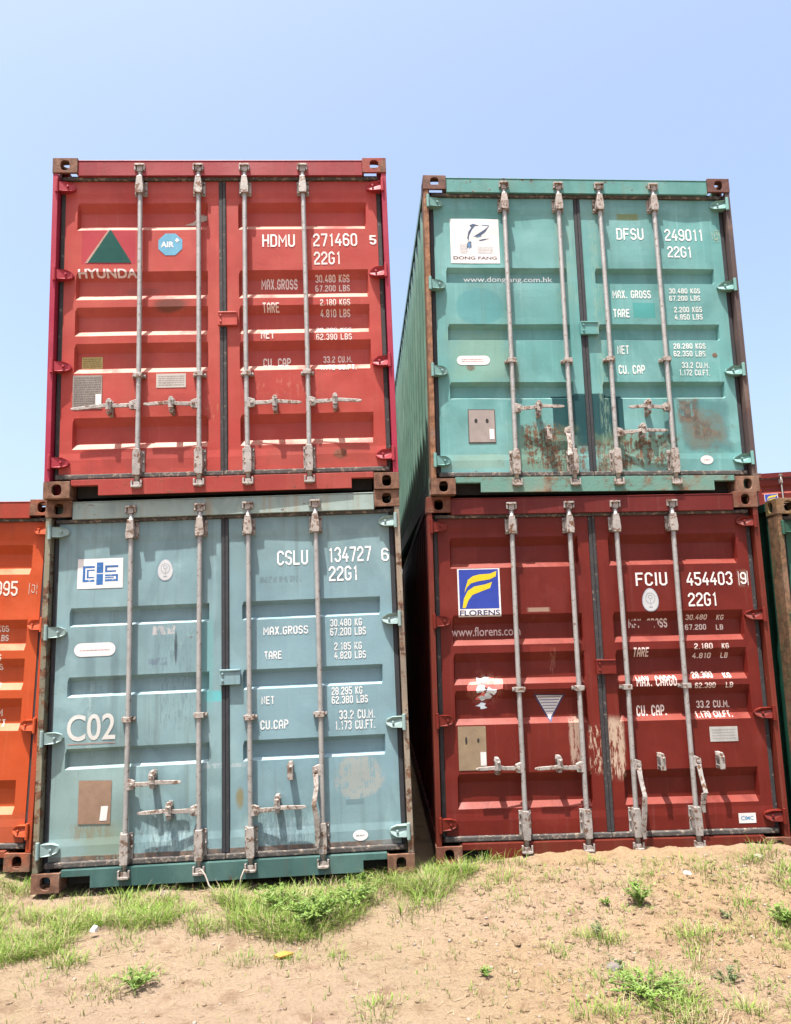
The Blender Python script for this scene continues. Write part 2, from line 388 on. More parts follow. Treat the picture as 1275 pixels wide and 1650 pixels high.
# ------------------------------------------------------------------ shared materials
M_STEEL = plain('galvanised_rod_steel', (.50, .49, .48), .55, .25, .35, 80, .001, 3, worn=(.26, .18, .13), wthr=.60)
M_STEEL2 = plain('worn_bracket_steel', (.52, .48, .45), .6, .4, .25, 60, .002, 7, worn=(.17, .075, .035), wthr=.56)
M_STEEL3 = plain('rusty_bracket_steel', (.52, .46, .42), .7, .4, .1, 60, .003, 9, worn=(.17, .10, .065), wthr=.54)
M_RUBBER = plain('weathered_black_rubber', (.034, .036, .044), .75, .4, 0, 40, .002, 1, worn=(.13, .10, .085), wthr=.66)
M_RUBBER2 = plain('chalky_grey_rubber', (.10, .09, .085), .85, .5, 0, 40, .003, 5, worn=(.30, .24, .19), wthr=.56)
M_RUBBER3 = plain('dark_grey_rubber', (.045, .042, .046), .8, .4, 0, 40, .003, 8, worn=(.20, .16, .13), wthr=.62)
M_DARK = plain('unlit_inner_steel', (.03, .028, .026), .9)  # near-black colour stands in for shade behind notches and header; rivets share it
M_WHITE = plain('white_vinyl', (.86, .83, .82), .55, .1, 0, 30, .0005, 2)
M_MARK = plain('white_marking_paint', (.74, .73, .70), .6, .12, 0, 80, .0005, 4)
M_FLOOR = plain('plywood_floor', (.2, .12, .07), .8)
M_BLUE = plain('royal_blue_vinyl', (.02, .055, .42), .5, .15)
M_YELLOW = plain('yellow_vinyl', (.80, .62, .01), .5, .12)
M_NAVY = plain('navy_print', (.03, .035, .12), .6, .1)
M_GREYPL = plain('dull_data_plate', (.36, .31, .27), .55, .3, .3, 90, .001, 3)
M_TANPL = plain('tan_weathered_plate', (.33, .205, .14), .75, .25, 0, 90, .001, 6)

def marking(col, wear, seed):
    """marking paint with worn gaps: mixes with the door through transparency"""
    col = kc(col); k = N('worn_marking_paint'); k.seed = seed
    n = k.noise(38, 6, .7, off=3); k.put(k.b.inputs['Alpha'], k.math('ADD', .0, k.ramp(n, wear, wear+.05)))
    return k.done(col, .6)

# ------------------------------------------------------------------ hardware pieces
def hinge(mb, u, v, s):
    """lug bolted to the post with a tapering blade onto the door leaf; s=+1 when the door lies to the right"""
    X = lambda q: (u+s*q)-W/2
    pts = [(X(-.012), v-.028), (X(.03), v-.036), (X(.09), v-.034), (X(.125), v-.02), (X(.135), v), (X(.125), v+.02), (X(.09), v+.034), (X(.03), v+.036), (X(-.012), v+.03)]
    # top and bottom webs and a slanting face
    n = len(pts)
    yy = [.012, .002, .012, .035, .045, .035, .012, .002, .012]
    vs = [(a, yy[i], b) for i, (a, b) in enumerate(pts)]+[(a, .058 if i not in (0, 1, 7, 8) else .075, b) for i, (a, b) in enumerate(pts)]
    mb.add(vs, [tuple(range(n)), tuple(range(2*n-1, n-1, -1))]+[(i, i+n, (i+1) % n+n, (i+1) % n) for i in range(n)])
    mb.tube([(X(.012), .0, v-.052), (X(.012), .0, v+.052)], .012, 10)
    mb.tube([(X(.085), .02, v), (X(.085), .006, v)], .009, 8)
def bracket_top(mb, x, v):
    mb.box(x-.045, x+.045, .046, .058, v-.06, v+.055)
    mb.prism([(x-.026, v-.062), (x+.026, v-.062), (x+.03, v-.03), (x+.024, v+.03), (x+.019, v+.07), (x-.019, v+.07), (x-.024, v+.03), (x-.03, v-.03)], -.014, .046)
    for a in (-.036, .036):
        for b in (-.04, .035): mb.tube([(x+a, .046, v+b), (x+a, .036, v+b)], .008, 6)
def bracket_low(mb, x, v):
    mb.box(x-.042, x+.042, .046, .058, v-.09, v+.085)
    mb.prism([(x-.024, v-.1), (x+.024, v-.1), (x+.028, v-.05), (x+.026, v+.06), (x+.02, v+.088), (x-.02, v+.088), (x-.026, v+.06), (x-.028, v-.05)], -.014, .046)
    for a in (-.035, .035):
        for b in (-.07, 0, .065): mb.tube([(x+a, .046, v+b), (x+a, .035, v+b)], .007, 6)
def guide(mb, x, v):
    mb.box(x-.046, x+.046, .04, .058, v-.013, v+.013); mb.prism([(x-.03, v-.017), (x+.03, v-.017), (x+.03, v+.017), (x-.03, v+.017)], -.008, .04)
    for a in (-.038, .038): mb.tube([(x+a, .04, v), (x+a, .03, v)], .007, 6)
def cam_end(mb, x, v, s):
    """cam on the end of the rod sitting in its keeper; s=+1 top, -1 bottom"""
    mb.box(x-.038, x-.026, -.008, .014, v-.022, v+.026); mb.box(x+.026, x+.038, -.008, .014, v-.022, v+.026)
    mb.box(x-.034, x+.034, -.016, .006, v+s*.018-.007, v+s*.018+.007)
    mb.prism([(x-.021, v-.03), (x+.021, v-.03), (x+.024, v+.005), (x+.012, v+.02), (x-.018, v+.016)], -.004, .03)
def hub(mb, x, v, s):
    mb.prism([(x-.006*s, v-.036), (x+.05*s, v-.032), (x+.058*s, v-.01), (x+.056*s, v+.022), (x+.02*s, v+.036), (x-.006*s, v+.034)], .0, .03)
    mb.tube([(x+.035*s, .0, v), (x+.035*s, -.01, v)], .012, 8)
def handle(mb, x, v, s, tip, sag, kind='bar'):
    hub(mb, x, v, s)
    x2 = tip-W/2
    mid = x+(x2-x)*.4
    mb.bar([(x+.045*s, .012, v-.002), (mid, -.002, v-sag*.3), (mid+.03*s, -.012, v-sag*.5+.008), (x2-.15*(x2-mid), -.01, v-sag*.95), (x2, -.012, v-sag)], [.03, .026, .026, .024, .012], .012)
def handle_down(mb, x, v, s, bot):
    hub(mb, x, v, s); xx = x+.036*s
    pts = [(xx, .0, v-.02), (xx+.004, -.018, v-.1), (xx+.012*s, -.05, v-.2), (xx+.004, -.045, v-(v-bot)*.62), (xx-.006*s, -.028, bot+.04), (xx, -.026, bot)]
    mb.bar(pts, [.034, .03, .03, .036, .03, .022], .014)
def catch(mb, u, v, hang=0.0):
    x = u-W/2
    mb.box(x-.014, x+.014, .045, .058, v-.055, v+.06)
    mb.prism([(x-.017, v+.014), (x-.02, v+.04), (x-.01, v+.062), (x+.01, v+.062), (x+.02, v+.04), (x+.017, v+.014)], -.02, .045)
    mb.prism([(x-.013, v-.05), (x-.017, v-.024), (x+.017, v-.024), (x+.013, v-.05)], -.012, .045)
    mb.box(x-.018, x+.018, -.026, -.018, v-.02-hang, v+.04)
    mb.tube([(x+.004, -.02, v+.034), (x+.004, -.036, v+.03)], .008, 8)

def casting(mb, sx, fy, sz):
    """corner casting, sx=-1 left +1 right, fy=0 door end 1 far end, sz=0 bottom 1 top: three holed plates and solid backs"""
    w_, d_, h_ = .178, .162, .118
    x0, x1 = (-W/2, -W/2+w_) if sx < 0 else (W/2-w_, W/2)
    y0, y1 = (0, d_) if fy == 0 else (L-d_, L)
    z0, z1 = (0, h_) if sz == 0 else (H-h_, H)
    t = .02
    def plate(a0, a1, b0, b1, mapf, ha, hb, off=0):
        """rectangular plate with an oval hole through it"""
        ca, cb = (a0+a1)/2+off, (b0+b1)/2; K = 32; inner = []; outer = []
        for i in range(K):
            th = 2*math.pi*(i+.5)/K; c, s = math.cos(th), math.sin(th)
            e = 2.8; r = (abs(c/ha)**e+abs(s/hb)**e)**(-1/e); inner.append((ca+c*r, cb+s*r))
            k = min(((a1-ca) if c > 0 else (ca-a0))/max(1e-6, abs(c)), (b1-cb)/max(1e-6, abs(s))); outer.append([ca+c*k, cb+s*k])
        for (A, B) in ((a0, b0), (a1, b0), (a1, b1), (a0, b1)):
            j = min(range(K), key=lambda q: (outer[q][0]-A)**2+(outer[q][1]-B)**2); outer[j] = [A, B]
        vs = []
        for T in (0, 1):
            vs += [mapf(a, b, T) for a, b in inner]+[mapf(a, b, T) for a, b in outer]
        fs = []
        for i in range(K):
            j = (i+1) % K
            fs += [(i, j, K+j, K+i), (2*K+i, 3*K+i, 3*K+j, 2*K+j), (i, 2*K+i, 2*K+j, j), (K+i, K+j, 3*K+j, 3*K+i)]
        mb.add(vs, fs)
    yo = (y0, y0+t) if fy == 0 else (y1, y1-t)
    plate(x0, x1, z0, z1, lambda a, b, T: (a, yo[T], b), .032, .0385)
    xo = (x0, x0+t) if sx < 0 else (x1, x1-t); ya, yb = (y0+t+.0004, y1) if fy == 0 else (y0, y1-t-.0004)
    plate(ya, yb, z0, z1, lambda a, b, T: (xo[T], a, b), .032, .038)
    zo = (z1, z1-t) if sz == 1 else (z0, z0+t); xa_, xb_ = (x0+t+.0004, x1) if sx < 0 else (x0, x1-t-.0004)
    plate(xa_, xb_, ya, yb, lambda a, b, T: (a, b, zo[T]), .055, .03)
    # closed inner faces
    zz = (z0, z1-t-.0004) if sz == 1 else (z0+t+.0004, z1)
    if sx < 0: mb.box(x1-.012, x1, ya, yb, *zz)
    else: mb.box(x0, x0+.012, ya, yb, *zz)

def corr_panel(a0, a1, z0, z1, mapf, depth, rows=1):
    """vertical trapezoid corrugation between a0 and a1"""
    m = MB(); prof = []; a = a0; pitch = .278
    prof.append((a0, 0)); a = a0+.03
    while a+pitch < a1-.02:
        prof += [(a, 0), (a+.068, depth), (a+.138, depth), (a+.206, 0)]; a += pitch
    prof.append((a1, 0)); n = len(prof); vs = []; fs = []
    Rn = 7
    for r in range(Rn+1):
        z = z0+(z1-z0)*r/Rn
        for q, d in prof: vs.append(mapf(q, d, z))
    for r in range(Rn):
        for i in range(n-1): fs.append((r*n+i, r*n+i+1, (r+1)*n+i+1, (r+1)*n+i))
    m.add(vs, fs); return m

def container(label, ty, mats, fit, rods, guides, handles, hinge_v, seed, wob=.006, gask=None, parts=True, steel=None, root_name='shipping_container', plate=True):
    """fit = x, y, z, yaw, roll, pitch; local frame: x across (left edge at -W/2), y into the box, z up from the castings' feet"""
    x, y, z, yaw, ro, pi = fit
    root = empty(root_name, label, 'container', 'stacked shipping containers')
    R = Matrix.Rotation(yaw, 4, 'Z')@Matrix.Rotation(pi, 4, 'X')@Matrix.Rotation(ro, 4, 'Y'); R.translation = (x, y, z+CZ)
    root.matrix_world = R
    st = steel or M_STEEL2; gk = gask or M_RUBBER; D = mats
    hx = W/2
    for sz in (1, 0):
        for fy in (0, 1):
            for sx in (-1, 1):
                m = MB(); casting(m, sx, fy, sz); m.build('corner_casting', D.get('cast%d%d' % (sx, sz), D['cast']), root, .003)
    for sx in (-1, 1):
        pm = D.get('post_l' if sx < 0 else 'post_r', D['post'])
        a, b = (-hx+.003, -hx+.04) if sx < 0 else (hx-.04, hx-.003)
        m = MB(); m.box(a, b, .006, .15, .119, H-.119)
        # the inner channel of the door post, set back behind the hinges
        c0, c1 = (b, b+.03) if sx < 0 else (a-.03, a)
        m.box(c0, c1, .1, .15, .119, H-.119)
        m.build('corner_post', pm, root, .003)
        a, b = (-hx+.003, -hx+.1) if sx < 0 else (hx-.1, hx-.003)
        m = MB(); m.box(a, b, L-.12, L-.004, .119, H-.119); m.build('corner_post', D['side'], root, .003)
        a, b = (-hx+.004, -hx+.064) if sx < 0 else (hx-.064, hx-.004)
        m = MB(); m.box(a, b, .163, L-.163, H-.075, H-.012); m.build('top_side_rail', D['side'], root, .003)
        a, b = (-hx+.004, -hx+.05) if sx < 0 else (hx-.05, hx-.004)
        m = MB(); m.box(a, b, .163, L-.163, .014, .165)
        for q in range(2):
            m.box(a-.001 if sx < 0 else b-.003, a+.003 if sx < 0 else b+.001, 1.9+q*1.75, 2.26+q*1.75, .03, .14)
        m.build('bottom_side_rail', D['side'], root, .003)
        o = (-hx+.012) if sx < 0 else (hx-.012); s = 1 if sx < 0 else -1
        m = corr_panel(.151, L-.121, .1655, H-.0755, lambda q, d, zz, o=o, s=s: (o+s*d, q, zz), .036)
        m.build('side_panel', D['side'], root)
    m = MB(); m.box(-hx+.179, hx-.179, .012, .15, H-.135, H-.02)
    m.box(-hx+.1785, hx-.1785, .009, .2, H-.0195, H-.012)
    m.build('door_header', D['header'], root, .003)
    # sill with the two fork notches
    a0, a1, n0, n1 = -hx+.179, hx-.179, -hx+.363, hx-.335
    m = MB(); m.prism([(n0, .016), (n1, .016), (n1, .088), (a1, .088), (a1, .128), (a0, .128), (a0, .088), (n0, .088)], .014, .03)
    m.box(a0, n0-.001, .03, .036, .084, .092); m.box(n1+.001, a1, .03, .036, .084, .092)
    m.box(a0, a1, .031, .16, .12, .13); m.build('door_sill', D['sill'], root, .002)
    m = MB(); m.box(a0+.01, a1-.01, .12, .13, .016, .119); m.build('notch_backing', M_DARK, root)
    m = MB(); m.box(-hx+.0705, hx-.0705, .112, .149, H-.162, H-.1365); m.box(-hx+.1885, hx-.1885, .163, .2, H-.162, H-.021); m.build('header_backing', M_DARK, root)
    m = corr_panel(-hx+.101, hx-.101, .12, H-.1, lambda q, d, zz: (q, L-.03-d, zz), .036); m.build('end_panel', D['side'], root)
    m = MB(); m.box(-hx+.05, hx-.05, L-.14, L-.01, .016, .1195); m.build('end_rail', D['side'], root)
    m = MB(); m.box(-hx+.05, hx-.05, L-.14, L-.01, H-.0995, H-.02); m.build('end_rail', D['side'], root)
    m = corr_panel(.201, L-.141, -hx+.0645, hx-.0645, lambda q, d, xx: (xx, q, H-.02-d), .02); m.build('roof_panel', D['side'], root)
    m = MB(); m.box(-hx+.051, hx-.051, .17, L-.15, .1, .12); m.build('floor', M_FLOOR, root)
    # doors
    doors = []
    for sd in (0, 1):
        d = door_mesh(ty, sd, wob, seed+sd).build('door', D['door'], root); doors.append(d); d['_w'] = [wob, float(seed)]
        u0, u1 = DOORS[sd]
        m = MB(); g0, g1 = (u0-.032, u0-.001) if sd == 0 else (u1+.001, u1+.032)
        m.box(g0-W/2, g1-W/2, .062, .098, .165, 2.376)
        if sd == 0: m.box(1.189-W/2, 1.214-W/2, .05, .085, .172, 2.372)
        else: m.box(1.2155-W/2, 1.238-W/2, .048, .085, .172, 2.372)
        m.build('door_gasket', gk, d, .004)
        e0, e1 = (u0-.02, 1.2135) if sd == 0 else (1.2145, u1+.02)
        for (a_, b_) in ((2.3735, 2.4), (.135, .1705)):
            m = MB(); m.box(e0-W/2, e1-W/2, .034, .072, a_, b_); m.build('gasket_strip', M_RUBBER2, d, .008, seg=3)
        for v in hinge_v:
            m = MB(); hinge(m, .022 if sd == 0 else W-.022, v, 1 if sd == 0 else -1); m.build('hinge', D['hinge'], d, .002)
    if plate:
        m = MB(); m.box(1.178-W/2, 1.318-W/2, .026, .052, 1.236, 1.338); m.box(1.182-W/2, 1.314-W/2, .018, .026, 1.326, 1.338)
        m.tube([(1.2-W/2, .026, 1.31), (1.2-W/2, .018, 1.31)], .009, 8); m.tube([(1.2-W/2, .026, 1.265), (1.2-W/2, .018, 1.265)], .009, 8)
        m.build('lock_plate', D['door'], doors[1], .003)
    for i, (u, gv) in enumerate(zip(rods, guides)):
        x = u-W/2
        m = MB(); bow = .006*math.sin(seed+i*2.1)
        m.tube([(x+bow*math.sin(math.pi*t/10), .016, .085+2.37*t/10) for t in range(11)], .017, 20)
        rd = m.build('locking_rod', steel and M_STEEL or M_STEEL, root, smooth=True)
        m = MB(); bracket_top(m, x, 2.31); m.build('rod_bracket', st, rd, .003)
        m = MB(); bracket_low(m, x, .245); m.build('rod_bracket', st, rd, .003)
        m = MB(); guide(m, x, gv); m.build('rod_guide', st, rd, .002)
        m = MB(); cam_end(m, x, 2.452, 1); m.build('cam_keeper', st, rd, .002)
        m = MB(); cam_end(m, x, .086, -1); m.build('cam_keeper', M_STEEL3 if seed != 1 else st, rd, .002)
        hk = handles[i]
        if hk:
            m = MB()
            if hk[0] == 'h': handle(m, x, hk[1], hk[2], hk[3], hk[4])
            else: handle_down(m, x, hk[1], hk[2], hk[3])
            m.build('handle', st, rd, .0025)
            m = MB(); catch(m, hk[-2], hk[-1], .0 if hk[0] == 'h' else .03); m.build('handle_catch', st, rd, .0025)
    return root, doors

# ------------------------------------------------------------------ paints
RUSTC = rusty('rusted_casting_steel', (.12, .05, .035), .75, 1)
def mk(u0, u1, v0, v1, col, amt=1.0, soft=.08, wob=.0, brk=0.0, shape='r'): return (u0, u1, v0, v1, soft, wob, col, amt, brk, shape)
KC[0] = (.64, .74, .68)
redA = (.47, .050, .043); redA2 = (.52, .085, .070)
A_m = dict(door=paint('red_door_enamel', redA, redA2, .12, .12, 1, [
        mk(.72, .96, 1.36, 1.46, (.12, .05, .04), .75, .35, 1.2, .0, 'o'), mk(.48, .75, 1.50, 1.56, (.22, .06, .05), .4, .3, 1, .45, 'o'),
        mk(.30, 1.0, .2, .36, (.30, .045, .04), .5, .25, 1.5, 0, 'r'), mk(.20, .585, 1.727, 1.995, (.45, .035, .055), .9, .02, 0),
        mk(1.45, 2.25, .2, .37, (.33, .06, .05), .5, .25, 1.5, 0, 'r'), mk(1.98, 2.08, .24, .31, 'rust', .8, .3, 1.5, .45, 'o'),
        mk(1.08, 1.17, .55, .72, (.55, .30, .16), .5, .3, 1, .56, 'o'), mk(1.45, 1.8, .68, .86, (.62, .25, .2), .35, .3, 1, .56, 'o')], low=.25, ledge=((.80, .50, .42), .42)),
    side=paint('red_side_enamel', (.38, .03, .05), (.42, .05, .06), .2, .2, 2),
    header=paint('red_header_enamel', (.33, .033, .045), (.37, .05, .06), .35, .2, 3),
    sill=paint('red_sill_enamel', (.40, .045, .04), (.42, .07, .06), .75, .35, 4),
    post=paint('sky_tinted_post_enamel', (.40, .022, .06), (.44, .04, .08), .15, .1, 5), hinge=paint('sky_tinted_hinge_enamel', (.44, .03, .055), (.46, .05, .07), .1, .1, 6),  # crimson shift puts the blue sky reflection into the post and hinge paint
    cast=RUSTC, **{'cast11': rusty('half_rusted_red_casting', (.34, .05, .045), .45, 3), 'cast-11': rusty('rusted_red_casting', (.30, .06, .045), .6, 4)})
KC[0] = (.88, .98, 1.02)
blB = (.165, .235, .25); blB2 = (.205, .28, .285)
B_m = dict(door=paint('blue_grey_door_enamel', blB, blB2, .22, .5, 11, [
        mk(1.3, 2.4, .5, 1.9, (.165, .25, .285), .6, .3, .8, 0), mk(.05, .6, .15, .9, (.20, .25, .22), .6, .3, .8, 0), mk(.3, .55, .1, .38, (.17, .19, .12), .5, .4, 1, 0), mk(.45, .5, .8, 1.6, (.10, .14, .15), .5, .5, 1, 0), mk(.28, .34, 1.2, 1.7, (.10, .14, .15), .4, .5, 1, 0),
        mk(.72, 1.0, .2, .36, (.34, .40, .40), .6, .2, 1, -.50), mk(1.45, 1.8, .2, .36, (.30, .36, .38), .55, .2, 1, -.50), mk(1.07, 1.34, .70, .73, (.36, .38, .38), .7, .2, 1.2, .48), mk(1.28, 1.33, .45, .56, (.2, .14, .05), .8, .4, 1.2, .42, 'o'),
        mk(.725, .871, 1.59, 1.646, (.5, .40, .38), .7, .1, .6, .5), mk(.87, .89, 1.4, 1.6, (.03, .035, .04), .85, .3, .6, .0, 'o'),
        mk(.70, .82, 1.385, 1.435, (.10, .12, .16), .7, .1, 0, .48), mk(1.935, 2.25, .457, .743, (.27, .26, .235), .85, .12, .6, .465, 'o'),
        mk(2.0, 2.12, .425, .46, (.11, .16, .17), .8, .1), mk(1.45, 1.74, 1.91, 1.955, (.10, .13, .14), .6, .1, 0, -.5), mk(1.93, 2.03, 1.90, 1.945, (.08, .10, .11), .6, .1, 0, -.46),
        mk(1.08, 1.19, 1.13, 1.2, (.10, .36, .37), .8, .15, .3), mk(.24, .48, .30, .39, (.20, .15, .09), .6, .3, 1, -.5),
        mk(.62, 1.05, .18, .45, (.09, .12, .13), .5, .3, 1.5, -.5), mk(1.4, 1.75, .18, .42, (.09, .12, .13), .4, .3, 1.5, -.5), mk(.3, .33, .8, 1.3, (.35, .4, .38), .4, .4, 1, -.5),
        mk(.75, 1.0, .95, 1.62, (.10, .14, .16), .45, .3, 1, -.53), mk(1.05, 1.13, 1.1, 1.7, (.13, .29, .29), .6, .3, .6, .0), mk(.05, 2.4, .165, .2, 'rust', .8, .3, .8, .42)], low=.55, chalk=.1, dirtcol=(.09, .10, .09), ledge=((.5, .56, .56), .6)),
    side=paint('blue_grey_side_enamel', (.14, .21, .22), blB2, .5, .5, 12),
    header=paint('blue_grey_header_enamel', (.23, .28, .26), (.26, .29, .26), .75, .75, 13, dirtcol=(.25, .15, .07)),
    sill=paint('sea_green_sill_enamel', (.036, .078, .070), (.07, .125, .11), .55, .5, 14),
    post=paint('rust_streaked_grey_post', (.17, .145, .10), (.20, .17, .12), 1.6, .8, 15, dirtcol=(.22, .11, .05)),
    post_r=paint('rust_streaked_grey_post_b', (.22, .17, .13), (.26, .19, .14), 1.6, .8, 16, dirtcol=(.22, .11, .05)),
    hinge=paint('pale_grey_hinge_enamel', (.21, .27, .25), (.26, .32, .30), .3, .3, 17), cast=RUSTC,
    **{'cast11': rusty('rusted_casting_b', (.2, .16, .12), .7, 8), 'cast-10': rusty('rusted_casting_c', (.24, .14, .1), .6, 9)})
KC[0] = (.76, .74, .80)
teC = (.115, .33, .295); teC2 = (.175, .375, .345)
C_m = dict(door=paint('teal_door_enamel', teC, teC2, .25, .3, 21, [
        mk(.935, 1.187, .45, .765, (.010, .060, .062), .97, .02, .06), mk(1.107, 1.36, .368, .775, (.010, .060, .062), .97, .03, .06),
        mk(1.36, 1.475, .41, .765, (.010, .060, .062), .97, .05, .06), mk(.62, 1.1, .17, .5, (.16, .24, .12), .55, .3, 1, .0), mk(1.25, 1.85, .17, .45, (.16, .24, .12), .5, .3, 1, .0), mk(.2, .62, .88, 1.3, (.24, .38, .24), .45, .4, 1.2, 0), mk(.62, .70, .8, 1.02, (.12, .13, .07), .6, .4, 1, 0),
        mk(.23, .60, 1.32, 1.62, (.07, .27, .27), .55, .08, .2, 0, 'o'), mk(1.608, 1.782, 1.382, 1.507, (.05, .30, .265), .8, .05, .1),
        mk(1.915, 2.285, .335, .72, (.06, .17, .17), .6, .14, .8, 0), mk(1.91, 2.26, .33, .62, (.17, .15, .10), .6, .35, 2.4, .38, 'o'), mk(1.9, 2.05, .56, .73, 'rust', .7, .3, 1.3, .45), mk(2.0, 2.2, .42, .56, 'rust', .6, .4, 1.6, .46, 'o'),
        mk(.70, 1.0, .2, .52, 'rust', .9, .25, 1.2, .505), mk(.86, 1.19, .18, .37, 'rust', .85, .25, 1.5, .50), mk(1.25, 1.42, .18, .40, 'rust', .8, .25, 1.5, .48),
        mk(1.4, 1.85, .2, .47, 'rust', .9, .25, 1.2, .505), mk(1.53, 1.70, 2.20, 2.25, (.18, .22, .06), .8, .2, .8, .42), mk(1.3, 1.37, .3, 2.3, (.28, .42, .3), .4, .3, .6, -.5),
        mk(.15, .6, .2, .31, (.22, .30, .2), .5, .3, 1, 0), mk(1.02, 1.18, 1.5, 2.3, (.25, .40, .27), .35, .3, .6, -.5), mk(.30, .36, .96, 1.01, 'rust', .7, .3, 1, .4, 'o'),
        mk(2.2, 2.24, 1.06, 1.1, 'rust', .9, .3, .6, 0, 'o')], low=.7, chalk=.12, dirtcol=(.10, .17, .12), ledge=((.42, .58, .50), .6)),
    side=paint('dull_green_side_enamel', (.17, .34, .25), (.23, .40, .30), .35, .35, 22, [mk(-9, 9, .5, .9, (.05, .09, .06), .0)]),
    header=paint('teal_header_enamel', (.10, .29, .25), (.15, .32, .27), .95, .5, 23, dirtcol=(.17, .16, .09)),
    sill=rusty('rusted_teal_sill', (.12, .27, .21), .40, 24, ((.10, .055, .03), (.24, .15, .09))),
    post=rusty('rusted_brown_post', (.21, .14, .10), .6, 25, ((.15, .065, .03), (.34, .17, .09))), post_r=rusty('dark_rusted_post', (.085, .06, .055), .35, 26, ((.07, .035, .025), (.16, .075, .05))),
    hinge=paint('pale_teal_hinge_enamel', (.15, .36, .31), (.20, .38, .33), .35, .3, 27), cast=rusty('dark_rusted_casting', (.13, .05, .04), .55, 28, ((.07, .03, .024), (.17, .075, .055))),
    **{'cast-10': rusty('orange_rusted_casting', (.3, .17, .07), .6, 29), 'cast10': rusty('orange_rusted_casting_b', (.3, .17, .07), .6, 30)})
KC[0] = (.44, .36, .29)
mrD = (.225, .026, .022); mrD2 = (.27, .036, .028)
D_marks = [mk(.28, .5, 1.05, 1.24, (.62, .42, .38), .95, .5, 1.4, .50, 'o'), mk(.33, .46, 1.13, 1.2, (.75, .62, .58), .9, .4, 1.4, .42, 'o'), mk(.27, .52, 1.0, 1.2, (.42, .04, .04), .6, .5, 1.2, 0, 'o'),
        mk(.965, 1.05, .60, .93, (.70, .62, .60), .85, .2, .6, -.44), mk(1.10, 1.187, .56, .88, (.90, .85, .80), .9, .1, .4, -.53), mk(1.24, 1.35, .54, .92, (.90, .85, .80), .9, .2, .5, -.47),
        mk(.715, .869, 1.685, 1.715, (.6, .5, .47), .85, .2, .3, .38), mk(.86, .90, 1.25, 1.42, (.6, .4, .36), .7, .3, .5, -.5), mk(.72, .9, 1.28, 1.44, (.33, .05, .04), .5, .1, .4, 0),
        mk(2.26, 2.34, 1.83, 1.96, (.45, .3, .27), .5, .1, .1, -.52), mk(.2, .32, 1.5, 1.56, (.4, .2, .18), .4, .3, 1, .52)]
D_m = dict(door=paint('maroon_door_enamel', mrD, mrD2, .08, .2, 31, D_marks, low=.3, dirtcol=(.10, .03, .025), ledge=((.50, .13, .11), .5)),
    side=paint('maroon_side_enamel', (.19, .026, .022), mrD2, .2, .3, 32), header=paint('maroon_header_enamel', (.22, .030, .032), (.25, .04, .042), .12, .2, 33),
    sill=paint('maroon_sill_enamel', (.21, .032, .024), (.24, .05, .035), .5, .4, 34, dirtcol=(.25, .15, .1)),
    post=paint('maroon_post_enamel', (.23, .038, .03), (.28, .06, .045), .8, .4, 35, dirtcol=(.27, .13, .08)),
    hinge=paint('maroon_hinge_enamel', (.25, .03, .025), (.30, .045, .035), .2, .2, 36), cast=rusty('rusted_maroon_casting', (.24, .07, .045), .45, 37))
KC[0] = (.68, .66, .62)
orE = (.53, .075, .018)
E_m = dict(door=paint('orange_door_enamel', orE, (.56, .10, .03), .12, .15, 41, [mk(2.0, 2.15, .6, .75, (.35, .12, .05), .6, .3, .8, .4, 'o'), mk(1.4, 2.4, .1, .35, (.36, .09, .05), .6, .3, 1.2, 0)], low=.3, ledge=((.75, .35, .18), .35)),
    side=paint('orange_side_enamel', (.48, .07, .02), orE, .2, .3, 42), header=paint('dull_red_header_enamel', (.36, .05, .03), (.38, .06, .04), .3, .3, 43),
    sill=paint('brown_sill_enamel', (.30, .08, .045), (.32, .10, .06), .9, .5, 44), post=paint('orange_post_enamel', (.45, .07, .03), orE, .8, .4, 45),
    hinge=paint('orange_hinge_enamel', (.55, .09, .03), (.58, .11, .05), .2, .2, 46), cast=rusty('rusted_orange_casting', (.36, .10, .05), .5, 47))
KC[0] = (.7, .7, .7)
F_m = dict(door=paint('dark_green_door_enamel', (.018, .085, .055), (.03, .11, .075), .3, .4, 51), side=paint('dark_green_side_enamel', (.012, .085, .058), (.02, .11, .075), .2, .3, 52),
    header=paint('dark_green_header_enamel', (.02, .08, .05), (.03, .1, .07), .9, .5, 53), sill=rusty('rusted_green_sill', (.03, .09, .06), .6, 54),
    post=rusty('brown_rusted_post', (.12, .11, .05), .55, 55, ((.10, .055, .03), (.24, .13, .07))), hinge=paint('dark_green_hinge_enamel', (.03, .1, .07), (.04, .12, .08), .6, .4, 56),
    cast=rusty('olive_rusted_casting', (.16, .12, .04), .55, 57, ((.11, .06, .03), (.24, .13, .06))))

KC[0] = (.62, .62, .63)
HV = [2.312, 1.632, .945, .255]
hA = [('h', .652, -1, .177, .028, .433, .632), ('h', .652, -1, .671, .004, .860, .638), ('h', .65, 1, 1.767, .012, 1.580, .632), ('h', .65, 1, 2.193, .008, 2.004, .638)]
A, Ad = container('bright red container on top of the left stack, green triangle on its doors', 'five', A_m,
    (-1.1818, 5.0451, .9884, .0649, -.0115, .0126), [.624, 1.047, 1.384, 1.811], [.868, .868, .868, .868], hA, HV, 1, .006, gask=M_RUBBER3)
hB = [('h', .632, 1, .938, -.004, .750, .652), ('h', .452, -1, .662, -.004, .859, .452), ('h', .432, 1, 1.744, -.01, 1.557, .462), ('d', .662, -1, .2, 1.645, .665)]
B, Bd = container('blue-grey container at the bottom of the left stack, C02 painted large on its left door', 'three', B_m,
    (-1.1589, 5.0563, -1.544, .0455, -.0113, -.0114), [.578, 1.05, 1.38, 1.845], [1.043, 1.05, 1.02, 1.02], hB, HV, 2, .008, steel=M_STEEL3, gask=M_RUBBER)
